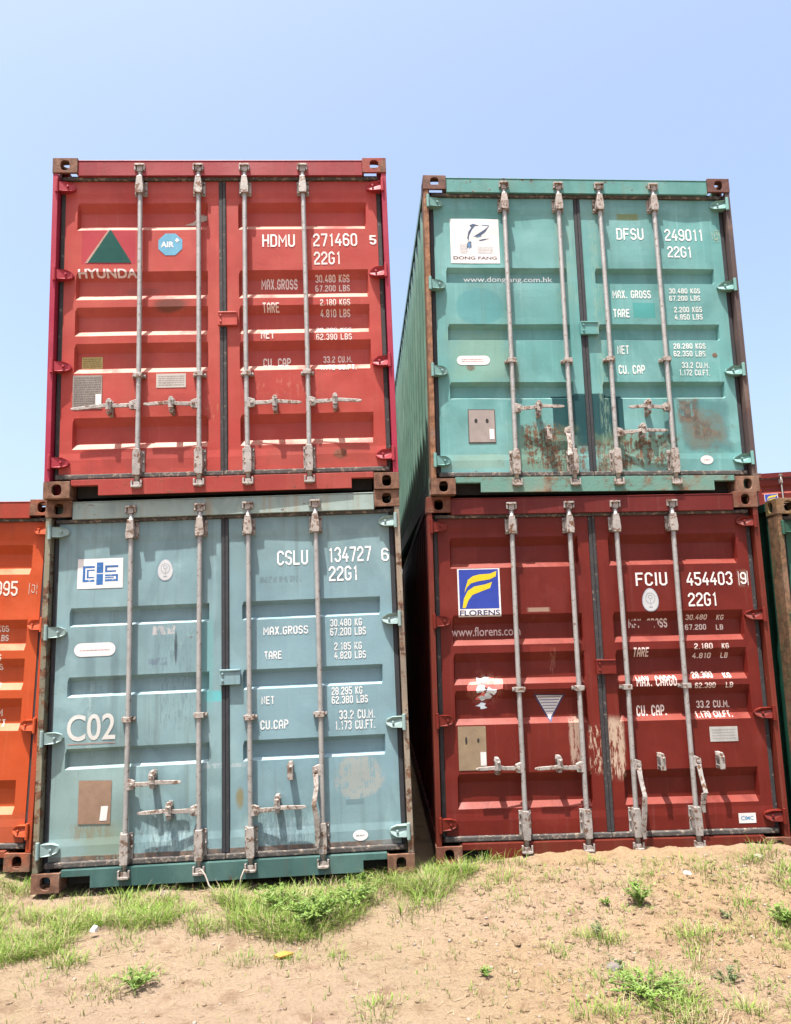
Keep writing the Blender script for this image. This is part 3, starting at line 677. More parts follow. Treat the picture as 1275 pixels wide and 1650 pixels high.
hC = [('h', .648, 1, 1.005, -.006, .816, .638), ('d', .47, -1, .19, .88, .45), ('h', .46, 1, 1.774, -.006, 1.591, .462), ('h', .655, -1, 1.489, .008, 1.646, .648)]
C, Cd = container('teal green container on top of the right stack, white dolphin board on its doors', 'three', C_m,
    (1.4816, 5.3409, .9659, .0538, .0114, -.0026), [.631, 1.06, 1.384, 1.818], [1.02, 1.02, 1.03, 1.03], hC, HV, 3, .010, steel=M_STEEL3)
hD = [('h', .618, -1, .289, -.002, .440, .628), ('h', .612, -1, .694, .0, .868, .632), ('d', .62, 1, .14, 1.583, .63), ('d', .632, 1, .3, 1.996, .628)]
D, Dd = container('maroon container at the bottom of the right stack, blue and yellow F emblem', 'five_d', D_m,
    (1.4236, 5.3636, -1.5667, .0246, .0084, .002), [.62, 1.042, 1.382, 1.802], [1.145, 1.145, 1.145, 1.145], hD, HV, 4, .007, gask=M_RUBBER3)
hE = [('h', .65, -1, .177, .02, .433, .632), ('h', .65, -1, .671, .0, .860, .638), ('h', .65, 1, 1.767, .01, 1.580, .632), ('h', .65, 1, 2.1, .0, 2.004, .638)]
Ec, Ed = container('orange container at the left edge, left of the blue-grey one', 'five', E_m,
    (-3.7326, 5.2559, -1.4726, .0055, .02, -.0083), [.62, 1.042, 1.382, 1.802], [.868]*4, hE, HV, 5, .004)
F, Fd = container('dark green container with rusty corner post, right of the maroon one', 'three', F_m,
    (3.9916, 5.4409, -1.6469, .0196, .0146, .0006), [.62, 1.042, 1.382, 1.802], [1.03]*4, hC, HV, 6, .004, steel=M_STEEL3)
G, Gd = container('distant maroon container showing only its top edge above the dark green one', 'five_d', D_m,
    (10.0948, 17.8462, 1.1055, -.202, 0, 0), [.62, 1.042, 1.382, 1.802], [1.145]*4, hD, HV, 7, .004)

KC[0] = (.7, .7, .7)
J_, Jd = container('dark green container on the ground carrying the distant maroon one', 'three', F_m,
    (10.0948, 17.8462, -1.4265, -.202, 0, 0), [.62, 1.042, 1.382, 1.802], [1.03]*4, hC, HV, 9, .004)
K_, Kd = container('dark green container added across the far end of the gap between the two stacks to keep it dark', 'three', F_m,
    (.3, 12.1, -1.57, 0, 0, 0), [.62, 1.042, 1.382, 1.802], [1.03]*4, hC, HV, 8, .004)  # added container that blocks light at the far end of the gap
KC[0] = (.62, .62, .63)

# ------------------------------------------------------------------ markings
rnd = random.Random(5)
WORN = {}
def txt(ty, door, rows, mat, name='painted_marking'):
    for t, box in rows: lay(ty, glyphs(t, box, .95 if box[3]-box[2] > .09 else 1.25), mat, name, door, .0015)
mA = marking((.95, .87, .82), .34, 1); mA2 = marking((.90, .70, .64), .36, 2)
txt('five', Ad[1], [('HDMU', (1.503, 1.742, 1.85, 1.949)), ('271460', (1.876, 2.203, 1.852, 1.953)), ('22G1', (1.879, 2.077, 1.71, 1.81))], mA, 'serial_marking')
txt('five', Ad[1], [('5', (2.296, 2.346, 1.864, 1.938))], mA, 'check_digit')
txt('five', Ad[1], [('MAX.GROSS', (1.487, 1.752, 1.535, 1.616)), ('30.480 KGS', (1.884, 2.137, 1.587, 1.639)), ('67.200 LBS', (1.882, 2.138, 1.516, 1.566)),
    ('TARE', (1.496, 1.618, 1.35, 1.418)), ('2.180 KGS', (1.915, 2.136, 1.389, 1.438)), ('4.810 LBS', (1.915, 2.134, 1.314, 1.368)),
    ('NET', (1.482, 1.58, 1.14, 1.21)), ('28.300 KGS', (1.88, 2.14, 1.19, 1.235)), ('62.390 LBS', (1.88, 2.14, 1.125, 1.172)),
    ('CU. CAP', (1.492, 1.691, .94, 1.006)), ('33.2 CU.M.', (1.927, 2.138, .965, 1.015)), ('1.172 CU.FT.', (1.902, 2.167, .895, .948))], mA2, 'weight_marking')
mB = marking((.92, .94, .94), .32, 3); mB2 = marking((.80, .84, .84), .36, 4)
txt('three', Bd[1], [('CSLU', (1.573, 1.786, 2.03, 2.132)), ('134727', (1.927, 2.226, 2.038, 2.144)), ('22G1', (1.928, 2.13, 1.907, 2.01))], mB, 'serial_marking')
txt('three', Bd[1], [('6', (2.298, 2.350, 2.033, 2.126))], mB, 'check_digit')
txt('three', Bd[1], [('MAX.GROSS', (1.47, 1.776, 1.555, 1.612)), ('30.480 KG', (1.928, 2.146, 1.595, 1.646)), ('67.200 LBS', (1.926, 2.171, 1.532, 1.586)),
    ('TARE', (1.474, 1.594, 1.393, 1.447)), ('2.185 KG', (1.951, 2.14, 1.434, 1.486)), ('4.820 LBS', (1.95, 2.166, 1.374, 1.426)),
    ('NET', (1.453, 1.541, 1.096, 1.149)), ('28.295 KG', (1.925, 2.134, 1.136, 1.189)), ('62.380 LBS', (1.924, 2.169, 1.078, 1.13)),
    ('CU.CAP', (1.444, 1.631, .932, .992)), ('33.2 CU.M.', (1.972, 2.215, .975, 1.035)), ('1.173 CU.FT.', (1.942, 2.213, .907, .967))], mB2, 'weight_marking')
lay('three', fonttext('C02', (.172, .487, .916, 1.086), .012), M_MARK, 'painted_code', Bd[0], .0015)
lay('three', [rect(.18, .487, .893, .899)], plain('faded_red_line', (.5, .3, .25), .7), 'painted_underline', Bd[0], .0012)
mC = marking((.90, .94, .92), .33, 5); mC2 = marking((.78, .86, .82), .34, 6)
txt('three', Cd[1], [('DFSU', (1.519, 1.736, 2.033, 2.130)), ('249011', (1.905, 2.214, 2.026, 2.126)), ('22G1', (1.915, 2.111, 1.884, 1.978))], mC, 'serial_marking')
lay('three', [rect(2.288, 2.293, 2.02, 2.12), rect(2.343, 2.348, 2.02, 2.12), rect(2.2935, 2.3425, 2.02, 2.025), rect(2.2935, 2.3425, 2.115, 2.12)]+glyphs('0', (2.305, 2.333, 2.035, 2.105)), marking((.45, .55, .38), .45, 9), 'check_digit', Cd[1], .0015)
txt('three', Cd[1], [('MAX. GROSS', (1.455, 1.757, 1.543, 1.61)), ('30.480 KGS', (1.903, 2.149, 1.583, 1.626)), ('67.200 LBS', (1.901, 2.144, 1.524, 1.566)),
    ('TARE', (1.449, 1.578, 1.384, 1.454)), ('2.200 KGS', (1.933, 2.152, 1.43, 1.475)), ('4.850 LBS', (1.934, 2.152, 1.37, 1.415)),
    ('NET', (1.462, 1.554, 1.09, 1.16)), ('28.280 KGS', (1.901, 2.152, 1.13, 1.175)), ('62.350 LBS', (1.896, 2.146, 1.068, 1.113)),
    ('CU. CAP', (1.461, 1.666, .93, 1.002)), ('33.2 CU.M.', (1.953, 2.172, .975, 1.022)), ('1.172 CU.FT.', (1.928, 2.171, .916, .963))], mC2, 'weight_marking')
lay('three', fonttext('www.dongfang.com.hk', (.302, 1.001, 1.678, 1.735), .01), plain('pale_lettering', (1.3, 1.4, 1.35), .6), 'web_address', Cd[0], .0015)
mD = marking((.95, .88, .85), .32, 7); mD2 = marking((.90, .74, .68), .28, 13)
txt('five_d', Dd[1], [('FCIU', (1.512, 1.743, 1.855, 1.951)), ('454403', (1.884, 2.223, 1.849, 1.946)), ('22G1', (1.884, 2.097, 1.70, 1.797))], mD, 'serial_marking')
lay('five_d', [rect(2.268, 2.272, 1.845, 1.948), rect(2.334, 2.338, 1.845, 1.948)]+glyphs('9', (2.281, 2.327, 1.853, 1.94)), mD, 'check_digit', Dd[1], .0015)
txt('five_d', Dd[1], [('MAX. GROSS', (1.45, 1.734, 1.553, 1.62)), ('30.480', (1.867, 2.023, 1.603, 1.641)), ('KG', (2.094, 2.147, 1.600, 1.636)), ('67.200', (1.861, 2.016, 1.531, 1.571)), ('LB', (2.088, 2.141, 1.528, 1.566)),
    ('TARE', (1.46, 1.575, 1.347, 1.416)), ('2.180', (1.9, 2.034, 1.394, 1.436)), ('KG', (2.1, 2.152, 1.393, 1.433)), ('4.810', (1.894, 2.028, 1.328, 1.367)), ('LB', (2.1, 2.152, 1.327, 1.366)),
    ('MAX. CARGO', (1.465, 1.754, 1.142, 1.212)), ('28.300', (1.874, 2.025, 1.191, 1.234)), ('KG', (2.1, 2.156, 1.188, 1.224)), ('62.390', (1.883, 2.032, 1.12, 1.16)), ('LB', (2.106, 2.158, 1.12, 1.16)),
    ('CU. CAP.', (1.463, 1.681, .936, 1.009)), ('33.2 CU.M.', (1.897, 2.136, .98, 1.031)), ('1.170 CU.FT.', (1.878, 2.143, .916, .958))], mD2, 'weight_marking')
lay('five_d', fonttext('www.florens.com', (.16, .66, 1.52, 1.585), .006), plain('pink_white_lettering', (.85, .62, .60), .6), 'web_address', Dd[0], .0015)
mE = marking((.92, .78, .68), .34, 10)
txt('five', Ed[1], [('095', (2.03, 2.19, 1.84, 1.945)), ('1', (2.03, 2.065, 1.69, 1.79))], mE, 'serial_marking')
lay('five', [rect(2.27, 2.275, 1.85, 1.93), rect(2.325, 2.33, 1.85, 1.93)]+glyphs('0', (2.288, 2.314, 1.858, 1.92)), marking((.62, .45, .36), .45, 11), 'check_digit', Ed[1], .0015)
txt('five', Ed[1], [('KGS', (2.05, 2.13, 1.585, 1.63)), ('LBS', (2.05, 2.13, 1.52, 1.565)), ('KGS', (2.03, 2.11, 1.385, 1.43)), ('LBS', (2.03, 2.11, 1.318, 1.362)), ('KGS', (2.03, 2.11, 1.185, 1.23)), ('LBS', (2.03, 2.11, 1.125, 1.17)),
    ('M', (2.09, 2.13, 1.0, 1.05)), ('FT', (2.09, 2.16, .93, .98))], mE, 'weight_marking')

# red container stickers and plates
lay('five', [ngon([(.226, 1.736), (.25, 1.736), (.405, 2.0), (.392, 2.0)])], plain('peeled_sticker_edge', (.5, .32, .25), .8), 'emblem_edge', Ad[0], .0015)
lay('five', [ngon([(.247, 1.738), (.556, 1.738), (.404, 2.0)])], plain('deep_green_vinyl', (.014, .10, .085), .7, .15, spec=.1), 'triangle_emblem', Ad[0], .002)
lay('five', fonttext('HYUNDAI', (.178, .612, 1.63, 1.692), .03), plain('pale_pink_lettering', (.98, .80, .78), .6), 'company_name', Ad[0], .0015)
lay('five', [ngon([(.834+.09*math.cos(math.pi*(i+.5)/4)*1.04, 1.878+.089*math.sin(math.pi*(i+.5)/4)*1.04) for i in range(8)])], plain('sky_blue_vinyl', (.12, .42, .62), .5, .2, worn=(.55, .6, .62), wthr=.66), 'round_sticker', Ad[0], .0015)
lay('five', fonttext('AIR', (.765, .86, 1.855, 1.9), .03)+[rect(.875, .89, 1.895, 1.925), rect(.868, .897, 1.904, 1.914, .0003)], M_WHITE, 'round_sticker_print', Ad[0], .0025)
k_ = [rect(.161, .364, .644, .89)]
lay('five', k_, M_GREYPL, 'data_plate', Ad[0], .003); lay('five', lines(.17, .355, .66, .88, 13, rnd, .45), plain('etched_plate_print', (.2, .17, .15), .7), 'data_plate_print', Ad[0], .0035)
lay('five', [rect(.32, .36, .67, .75)], M_WHITE, 'plate_sticker', Ad[0], .0045)
lay('five', [rect(.206, .351, .952, 1.039)], plain('faded_yellow_vinyl', (.62, .50, .17), .6), 'yellow_sticker', Ad[0], .0015); lay('five', lines(.215, .342, .96, 1.032, 5, rnd, .4), plain('brown_print', (.22, .15, .05), .7), 'yellow_sticker_print', Ad[0], .0018)
lay('five', [rect(.739, .947, .788, .892)], plain('grubby_white_vinyl', (.62, .56, .5), .6, .2), 'white_sticker', Ad[0], .0015); lay('five', lines(.755, .935, .80, .88, 5, rnd, .35), plain('grey_print', (.35, .32, .3), .7), 'white_sticker_print', Ad[0], .0018)
lay('five', [ngon([(1.0, 2.16), (1.02, 2.10), (.99, 2.07), (.93, 2.05), (1.0, 2.045), (1.04, 2.07), (1.09, 2.085), (1.10, 2.12), (1.06, 2.13), (1.03, 2.13)])], plain('torn_paper', (.6, .52, .45), .8), 'torn_sticker', Ad[0], .0015)
# blue-grey container
cb = plain('pale_blue_vinyl_print', (.03, .17, .48), .5, .3, worn=(.30, .42, .58), wthr=.60)
lay('three', [rect(.21, .517, 1.919, 2.124)], M_WHITE, 'company_sticker', Bd[0], .0015)
blk = [rect(.338, .383, 1.942, 2.018), rect(.338, .383, 2.024, 2.098), rect(.245, .262, 1.965, 2.075), rect(.2625, .325, 2.06, 2.075), rect(.2625, .325, 1.965, 1.98), rect(.272, .285, 1.99, 2.05), rect(.2855, .325, 2.04, 2.05), rect(.2855, .325, 1.99, 2.0),
       rect(.395, .485, 2.06, 2.075), rect(.395, .41, 2.028, 2.0595), rect(.4105, .47, 2.028, 2.04), rect(.395, .485, 2.0, 2.013), rect(.47, .485, 1.965, 1.9995), rect(.395, .4695, 1.965, 1.98), rect(.395, .455, 1.986, 1.995)]
lay('three', blk, cb, 'company_emblem', Bd[0], .002)
def pear(u, v, s, ex=0.0): return ngon([(u+s*(.048*math.sin(t)*(1-.12*math.cos(t))), v+s*(.068*math.cos(t))) for t in [2*math.pi*i/24 for i in range(24)]], ex)
def shield(ty, door, u, v, s):
    lay(ty, [pear(u, v, s*1.08)], plain('pale_blue_grey_vinyl', (.42, .50, .58), .6), 'oval_badge_rim', door, .0015)
    lay(ty, [pear(u, v, s)], plain('silvery_white_vinyl', (.66, .67, .68), .6, .15), 'oval_badge', door, .002)
    gp = plain('grey_badge_print', (.30, .34, .40), .7)
    lay(ty, [ring(u, v+.01*s, .03*s, .034*s, .003), rect(u-.002, u+.002, v-.035*s, v-.028*s), rect(u-.012*s, u+.012*s, v-.048*s, v-.042*s), ring(u, v+.018*s, .014*s, .012*s, .003), rect(u-.0015, u+.0015, v-.018*s, v+.004*s)], gp, 'oval_badge_print', door, .0025)
shield('three', Bd[0], .805, 2.028, 1.02)
lay('three', [pill(.203, .478, 1.463, 1.552)], M_WHITE, 'pill_sticker', Bd[0], .0015); lay('three', lines(.24, .44, 1.497, 1.512, 1, rnd, .35), plain('pink_print', (.6, .4, .38), .7), 'pill_sticker_print', Bd[0], .0018)
lay('three', [ngon([(.262, .395), (.468, .388), (.474, .658), (.262, .666)])], M_TANPL, 'data_plate', Bd[0], .003)
lay('three', [ngon([(.40, .41), (.445, .41), (.455, .50), (.41, .50)])], M_WHITE, 'plate_sticker', Bd[0], .0045)
lay('three', [ell(2.09, .235, .05, .034)], M_WHITE, 'oval_sticker', Bd[1], .0015); lay('three', lines(2.06, 2.12, .225, .245, 1, rnd, .4), plain('light_grey_print', (.45, .45, .45), .7), 'oval_sticker_print', Bd[1], .0018)
# teal container
lay('three', [rect(.206, .588, 1.826, 2.196)], M_WHITE, 'emblem_board', Cd[0], .0015)
navy = plain('faded_navy_print', (.05, .10, .20), .6, .3); lblue = plain('light_blue_print', (.12, .28, .48), .6, .3); gry = plain('pale_grey_print', (.45, .48, .5), .6)
def uvz(z): return [(.22-(.22-.22)+(a-365)/303*.382-.014, 2.196-(b-360)/275*.37) for a, b in z]
lay('three', [ngon(uvz([(485, 400), (510, 390), (548, 402), (520, 405), (497, 415)])), ngon(uvz([(497, 415), (520, 405), (500, 430), (482, 465), (478, 500), (470, 478), (478, 440)])),
    ngon(uvz([(508, 470), (545, 448), (580, 425), (612, 400), (585, 440), (556, 462), (528, 470)])), ngon(uvz([(478, 500), (495, 500), (495, 545), (482, 530), (465, 548), (468, 515)])), ngon(uvz([(540, 490), (575, 483), (612, 480), (570, 493), (548, 497)]))], navy, 'dolphin_emblem', Cd[0], .002)
lay('three', [ngon(uvz([(520, 468), (556, 462), (560, 468), (530, 475)])), ngon(uvz([(470, 525), (478, 505), (492, 510), (484, 550)])), ngon(uvz([(560, 395), (612, 398), (600, 403), (565, 400)]))], lblue, 'dolphin_emblem_shading', Cd[0], .0023)
lay('three', lines(.28, .34, 1.905, 1.985, 6, rnd, .3)+lines(.42, .54, 1.905, 1.965, 5, rnd, .3), gry, 'emblem_spray_lines', Cd[0], .002)
lay('three', fonttext('DONG FANG', (.225, .565, 1.857, 1.884), .03), plain('maroon_grey_print', (.16, .10, .12), .6), 'company_name', Cd[0], .002)
lay('three', [pill(.225, .476, 1.003, 1.076)], M_WHITE, 'pill_sticker', Cd[0], .0015); lay('three', lines(.26, .43, 1.024, 1.055, 2, rnd, .3), plain('red_print', (.55, .25, .22), .7), 'pill_sticker_print', Cd[0], .0018)
lay('three', [rect(.293, .498, .393, .654)], plain('dark_plate_rim', (.10, .08, .07), .7), 'data_plate_rim', Cd[0], .002); lay('three', [rect(.299, .492, .402, .648)], plain('pinkish_grey_plate', (.40, .34, .31), .6, .2), 'data_plate', Cd[0], .0035)
lay('three', [ell(.352, .565, .012, .017, 12), ell(.436, .565, .012, .017, 12)], M_DARK, 'plate_rivet', Cd[0], .0045)
lay('three', [rect(.45, .485, .424, .502)], M_WHITE, 'plate_sticker', Cd[0], .0048)
lay('three', [ell(2.082, .255, .049, .034)], M_WHITE, 'oval_sticker', Cd[1], .0015); lay('three', lines(2.06, 2.105, .245, .265, 1, rnd, .4), plain('pink_print_b', (.6, .4, .38), .7), 'oval_sticker_print', Cd[1], .0018)
# maroon container, and the distant one of the same fleet
F1 = [(.262, 1.83), (.268, 1.862), (.29, 1.925), (.325, 1.95), (.372, 1.962), (.45, 1.966), (.499, 1.985), (.491, 1.945), (.448, 1.925), (.36, 1.912), (.31, 1.898), (.28, 1.87)]
F2 = [(.243, 1.722), (.256, 1.79), (.285, 1.845), (.335, 1.876), (.411, 1.889), (.464, 1.906), (.447, 1.862), (.38, 1.838), (.318, 1.815), (.287, 1.774), (.266, 1.722)]
def flogo(door):
    lay('five_d', [rect(.213, .521, 1.658, 2.005)], M_WHITE, 'emblem_board', door, .0015)
    lay('five_d', [rect(.224, .509, 1.716, 1.998)], M_BLUE, 'emblem_ground', door, .002)
    lay('five_d', [ngon(F1), ngon(F2)], M_YELLOW, 'letter_emblem', door, .0026)
    lay('five_d', fonttext('FLORENS', (.223, .512, 1.666, 1.706), .02), M_NAVY, 'company_name', door, .002)
flogo(Dd[0]); flogo(Gd[0])
rt_ = random.Random(21)
for nm_, cols, cnt, sc_, of_ in (('torn_sticker_red', (1.5, .35, .3), 5, .055, .0014), ('torn_sticker_white', (1.8, 2.6, 2.8), 9, .034, .0024)):
    tp = []
    for i in range(cnt):
        cu, cv = .39+rt_.gauss(0, .045), 1.15+rt_.gauss(0, .038); n_ = rt_.randint(7, 10); a0 = rt_.uniform(0, 6)
        P_ = []
        for j in range(n_):
            r__ = sc_*rt_.uniform(.35, 1.15); an = a0+2*math.pi*j/n_; P_.append((cu+1.25*r__*math.cos(an), cv+.8*r__*math.sin(an)))
        tp.append(ngon(P_, i*.0004))
    lay('five_d', tp, plain(nm_+'_vinyl', cols if 'red' in nm_ else (1.3, 1.5, 1.6), .7, .45), 'torn_sticker', Dd[0], of_)
lay('five_d', [ngon([(.730, 1.106), (.956, 1.100), (.84, .908)])], plain('navy_vinyl_rim', (.05, .05, .16), .6), 'triangle_sticker_rim', Dd[0], .0015)
lay('five_d', [ngon([(.748, 1.096), (.938, 1.091), (.84, .928)])], M_WHITE, 'triangle_sticker', Dd[0], .002)
tl = []
for i in range(6):
    v = 1.083-i*.02; hw = .085*(v-.93)/.16; tl.append(rect(.842-hw, .842+hw, v-.004, v+.004, .0))
lay('five_d', tl, plain('grey_blue_print', (.30, .33, .42), .7), 'triangle_sticker_print', Dd[0], .0025)
lay('five_d', [rect(.179, .375, .6, .898)], plain('olive_tan_plate', (.36, .26, .16), .7, .25), 'data_plate', Dd[0], .0025)
lay('five_d', [ell(.236, .80, .008, .028, 12), ell(.32, .80, .008, .016, 12)], M_DARK, 'plate_rivet', Dd[0], .0032); lay('five_d', [rect(.332, .372, .63, .722)], M_WHITE, 'plate_sticker', Dd[0], .0035)
shield('five_d', Dd[1], 1.61, 1.753, 1.16)
lay('five_d', [rect(1.958, 2.158, .752, .854)], plain('greyish_white_vinyl', (.55, .54, .5), .6), 'white_sticker', Dd[1], .0015); lay('five_d', lines(1.975, 2.14, .765, .842, 4, rnd, .35), plain('fine_grey_print', (.38, .4, .4), .7), 'white_sticker_print', Dd[1], .0018)
lay('five_d', [rect(2.109, 2.23, .203, .27)], M_WHITE, 'small_sticker', Dd[1], .0015); lay('five_d', fonttext('CIMC', (2.125, 2.213, .222, .25), .02), plain('pale_blue_print', (.08, .3, .5), .7), 'small_sticker_print', Dd[1], .0018)

for o in bpy.data.objects:
    if '_w' in o: del o['_w']
# ------------------------------------------------------------------ ground
def sm(a, b, x):
    t = max(0, min(1, (x-a)/(b-a))); return t*t*(3-2*t)
def gh(x, y):
    h = -.012
    h += .066*sm(.1, 1.0, x)*sm(4.3, 5.15, y)*(1-sm(2.55, 2.8, x)*sm(5.0, 5.35, y)*1.9)
    h -= .02*sm(-2.3, -1.6, x)*(1-sm(-.2, .3, x))*sm(4.8, 5.1, y)
    h += .06*(1-sm(-2.75, -2.42, x))*sm(4.6, 5.2, y)
    h -= .12*sm(2.5, 2.8, x)*sm(5.25, 5.4, y)*0
    P = Vector((x, y, 0))
    f = sm(1.5, 2.6, y)*(1-sm(5.4, 5.7, y))
    h += .030*noise.noise(P*1.1)+.016*noise.noise(P*2.9+Vector((7, 3, 1)))
    rough = .4+.6*sm(-.1, .6, x)
    h += f*rough*(.016*noise.noise(P*8)+.013*noise.noise(P*17)+.0075*noise.noise(P*38))
    h += f*.03*max(0, noise.noise(P*5.3+Vector((3, 9, 2)))-.25)*2*rough
    if y > 5.7: h = min(h, -.0)
    return h
def axis(lo, hi, step, far):
    a = []; x = lo
    while x <= hi+1e-6: a.append(x); x += step
    g = step*2; x = hi
    while x < far: x += g; a.append(min(x, far)); g *= 1.45
    g = step*2; x = lo; b = []
    while x > -far: x -= g; b.append(max(x, -far)); g *= 1.45
    return b[::-1]+a
xs = axis(-3.1, 3.1, .02, 900); ys = axis(2.4, 5.6, .02, 900)
nx = len(xs); V = [(x, y, gh(x, y) if abs(x) < 60 and abs(y) < 60 else -.02) for y in ys for x in xs]
Fc = [(j*nx+i, j*nx+i+1, (j+1)*nx+i+1, (j+1)*nx+i) for j in range(len(ys)-1) for i in range(nx-1)]
k = N('sandy_soil')
n1 = k.noise(.9, 5, .6, off=1); n2 = k.noise(6, 8, .7, off=2); n3 = k.noise(60, 6, .7, off=3)
sep = k.n('ShaderNodeSeparateXYZ'); k.put(sep.inputs[0], k.coord())
c = k.mix(k.ramp(sep.outputs[0], -.2, 1.0), (.238, .180, .118), (.25, .174, .102))
c = k.mix(k.math('MULTIPLY', k.ramp(n1, .38, .62), .6), c, (.26, .19, .138))
c = k.mix(k.math('MULTIPLY', k.ramp(n2, .50, .66), .6), c, (.135, .082, .050))
c = k.mix(k.math('MULTIPLY', k.ramp(n3, .58, .72), .45), c, (.12, .072, .048))
c = k.mix(k.math('MULTIPLY', k.ramp(k.noise(34, 6, .7, off=8), .60, .70), .45), c, (.29, .22, .165))
bb = k.bump(k.noise(16, 9, .75, off=4), .07, .7); bb = k.bump(n3, .014, .9, bb)
soil = k.done(c, .95, bb, spec=.15)
gm = MB(); gm.add(V, Fc); g = gm.build('ground', soil, smooth=True); g['kind'] = 'structure'

# ------------------------------------------------------------------ grass and weeds
def leafmat(name, a, b, dry=None):
    k = N(name); inf = k.n('ShaderNodeNewGeometry').outputs['Random Per Island']
    c = k.mix(inf, a, b)
    if dry: c = k.mix(k.ramp(k.noise(40, 2, off=3), .55, .62), c, dry)
    m = k.done(c, .55, spec=.3)
    t = k.n('ShaderNodeBsdfTranslucent'); k.put(t.inputs[0], c); mx = k.n('ShaderNodeMixShader'); mx.inputs[0].default_value = .3
    out = [x for x in k.t.nodes if x.type == 'OUTPUT_MATERIAL'][0]
    k.t.links.new(k.b.outputs[0], mx.inputs[1]); k.t.links.new(t.outputs[0], mx.inputs[2]); k.t.links.new(mx.outputs[0], out.inputs[0])
    return m
G1 = leafmat('green_grass_blades', (.085, .165, .018), (.20, .275, .055)); G2 = leafmat('straw_grass_blades', (.22, .165, .09), (.32, .26, .165)); G3 = leafmat('weed_leaves', (.08, .15, .024), (.185, .27, .06)); G4 = leafmat('grey_green_leaves', (.08, .115, .045), (.14, .165, .075))
def blade(mb, x, y, z, h, a, lean, wd, rn):
    c, s = math.cos(a), math.sin(a); px, py = -s*wd/2, c*wd/2
    d1 = lean*.35; d2 = lean
    b = len(mb.v)
    mb.v += [(x-px, y-py, z-.006), (x+px, y+py, z-.006), (x+c*d1+px*.8, y+s*d1+py*.8, z+h*.55), (x+c*d1-px*.8, y+s*d1-py*.8, z+h*.55), (x+c*d2, y+s*d2, z+h*(1 if lean < h else .75))]
    mb.f += [(b, b+1, b+2, b+3), (b+3, b+2, b+4)]
R = random.Random(11)
patches = [(-2.0, 4.42, .62, .32, 1.0, .07), (-2.35, 4.1, .5, .16, .9, .065), (-1.3, 4.55, .62, .3, .75, .065), (-.9, 4.62, .4, .26, .7, .07), (-1.55, 4.85, .4, .14, .35, .06), (-.95, 4.45, .28, .2, .5, .08), (-.62, 4.5, .34, .25, 1.0, .085), (-.15, 4.86, .5, .2, .95, .085),
    (-.75, 4.85, .4, .12, .5, .07), (.3, 5.0, .32, .22, .8, .08), (.55, 4.75, .3, .2, .35, .06), (.1, 5.12, .5, .1, .7, .09), (-1.27, 3.72, .17, .12, .75, .06), (-2.0, 3.75, .4, .25, .1, .05), (1.05, 3.48, .33, .2, .8, .06), (1.45, 3.6, .25, .2, .3, .05),
    (1.6, 3.35, .35, .12, .5, .06), (1.95, 4.15, .28, .16, .45, .06), (2.2, 5.0, .3, .12, .5, .06), (1.35, 4.98, .3, .16, .3, .05), (1.75, 4.75, .5, .25, .18, .05), (.98, 4.1, .1, .14, .7, .06), (1.25, 4.45, .12, .1, .8, .06), (2.35, 4.7, .25, .3, .3, .06),
    (2.0, 4.55, .4, .2, .2, .05), (-.55, 3.95, .3, .07, .55, .045), (-.25, 3.5, .2, .08, .3, .05), (.1, 3.42, .15, .08, .3, .05), (.33, 3.72, .07, .06, .7, .05), (.62, 3.68, .14, .05, .6, .04), (1.25, 3.95, .4, .25, .25, .045), (2.3, 5.17, .15, .06, .9, .09),
    (-2.45, 4.9, .2, .3, .5, .07), (-2.7, 5.1, .3, .15, .8, .08), (-1.9, 5.02, .5, .07, .35, .07), (-1.2, 5.05, .3, .05, .5, .06), (.55, 5.2, .25, .1, .7, .08), (-1.1, 3.95, .9, .35, .04, .04), (-.5, 4.7, .8, .25, .6, .075), (.15, 4.95, .5, .25, .6, .08), (-.35, 4.3, .35, .12, .5, .06), (-1.75, 4.05, .4, .15, .45, .05), (-2.2, 4.75, .35, .2, .5, .06),
    (.85, 4.95, .25, .1, .2, .045), (1.6, 5.0, .35, .12, .2, .045), (1.1, 4.7, .3, .15, .12, .045), (2.05, 4.85, .4, .15, .22, .05), (1.75, 4.3, .4, .2, .14, .045), (1.5, 3.9, .45, .25, .2, .045), (1.15, 3.3, .35, .15, .7, .055), (1.75, 3.7, .3, .25, .22, .05), (2.2, 4.0, .3, .3, .18, .05), (.75, 3.95, .15, .08, .4, .04), (1.3, 4.15, .2, .1, .4, .05), (.0, 3.35, .25, .08, .35, .045), (.75, 3.3, .2, .1, .5, .05)]
gb = MB(); sb = MB()
for (cx, cy, rx, ry, dn, hh) in patches:
    n = int(rx*ry*dn*40000)
    # tufts
    for _ in range(max(3, n//26)):
        a = R.uniform(0, 6.283); q = math.sqrt(R.random()); tx, ty_ = cx+rx*q*math.cos(a), cy+ry*q*math.sin(a)
        if noise.noise(Vector((tx*5, ty_*5, 2))) < (.05 if dn < .95 else -.12): continue
        hs = hh*R.uniform(.4, 1.35); dry = R.random() < .16
        for _ in range(R.randint(14, 34)):
            g_ = R.gauss(0, .04); g2 = R.gauss(0, .04); x, y = tx+g_, ty_+g2
            h = hs*R.uniform(.35, 1.1); al = math.atan2(g2, g_)+R.uniform(-.9, .9)
            (sb if (dry or R.random() < .12) else gb).v and None
            blade(sb if (dry or R.random() < .15) else gb, x, y, gh(x, y), h, al, h*R.uniform(.3, 1.8), R.uniform(.002, .0048), R)
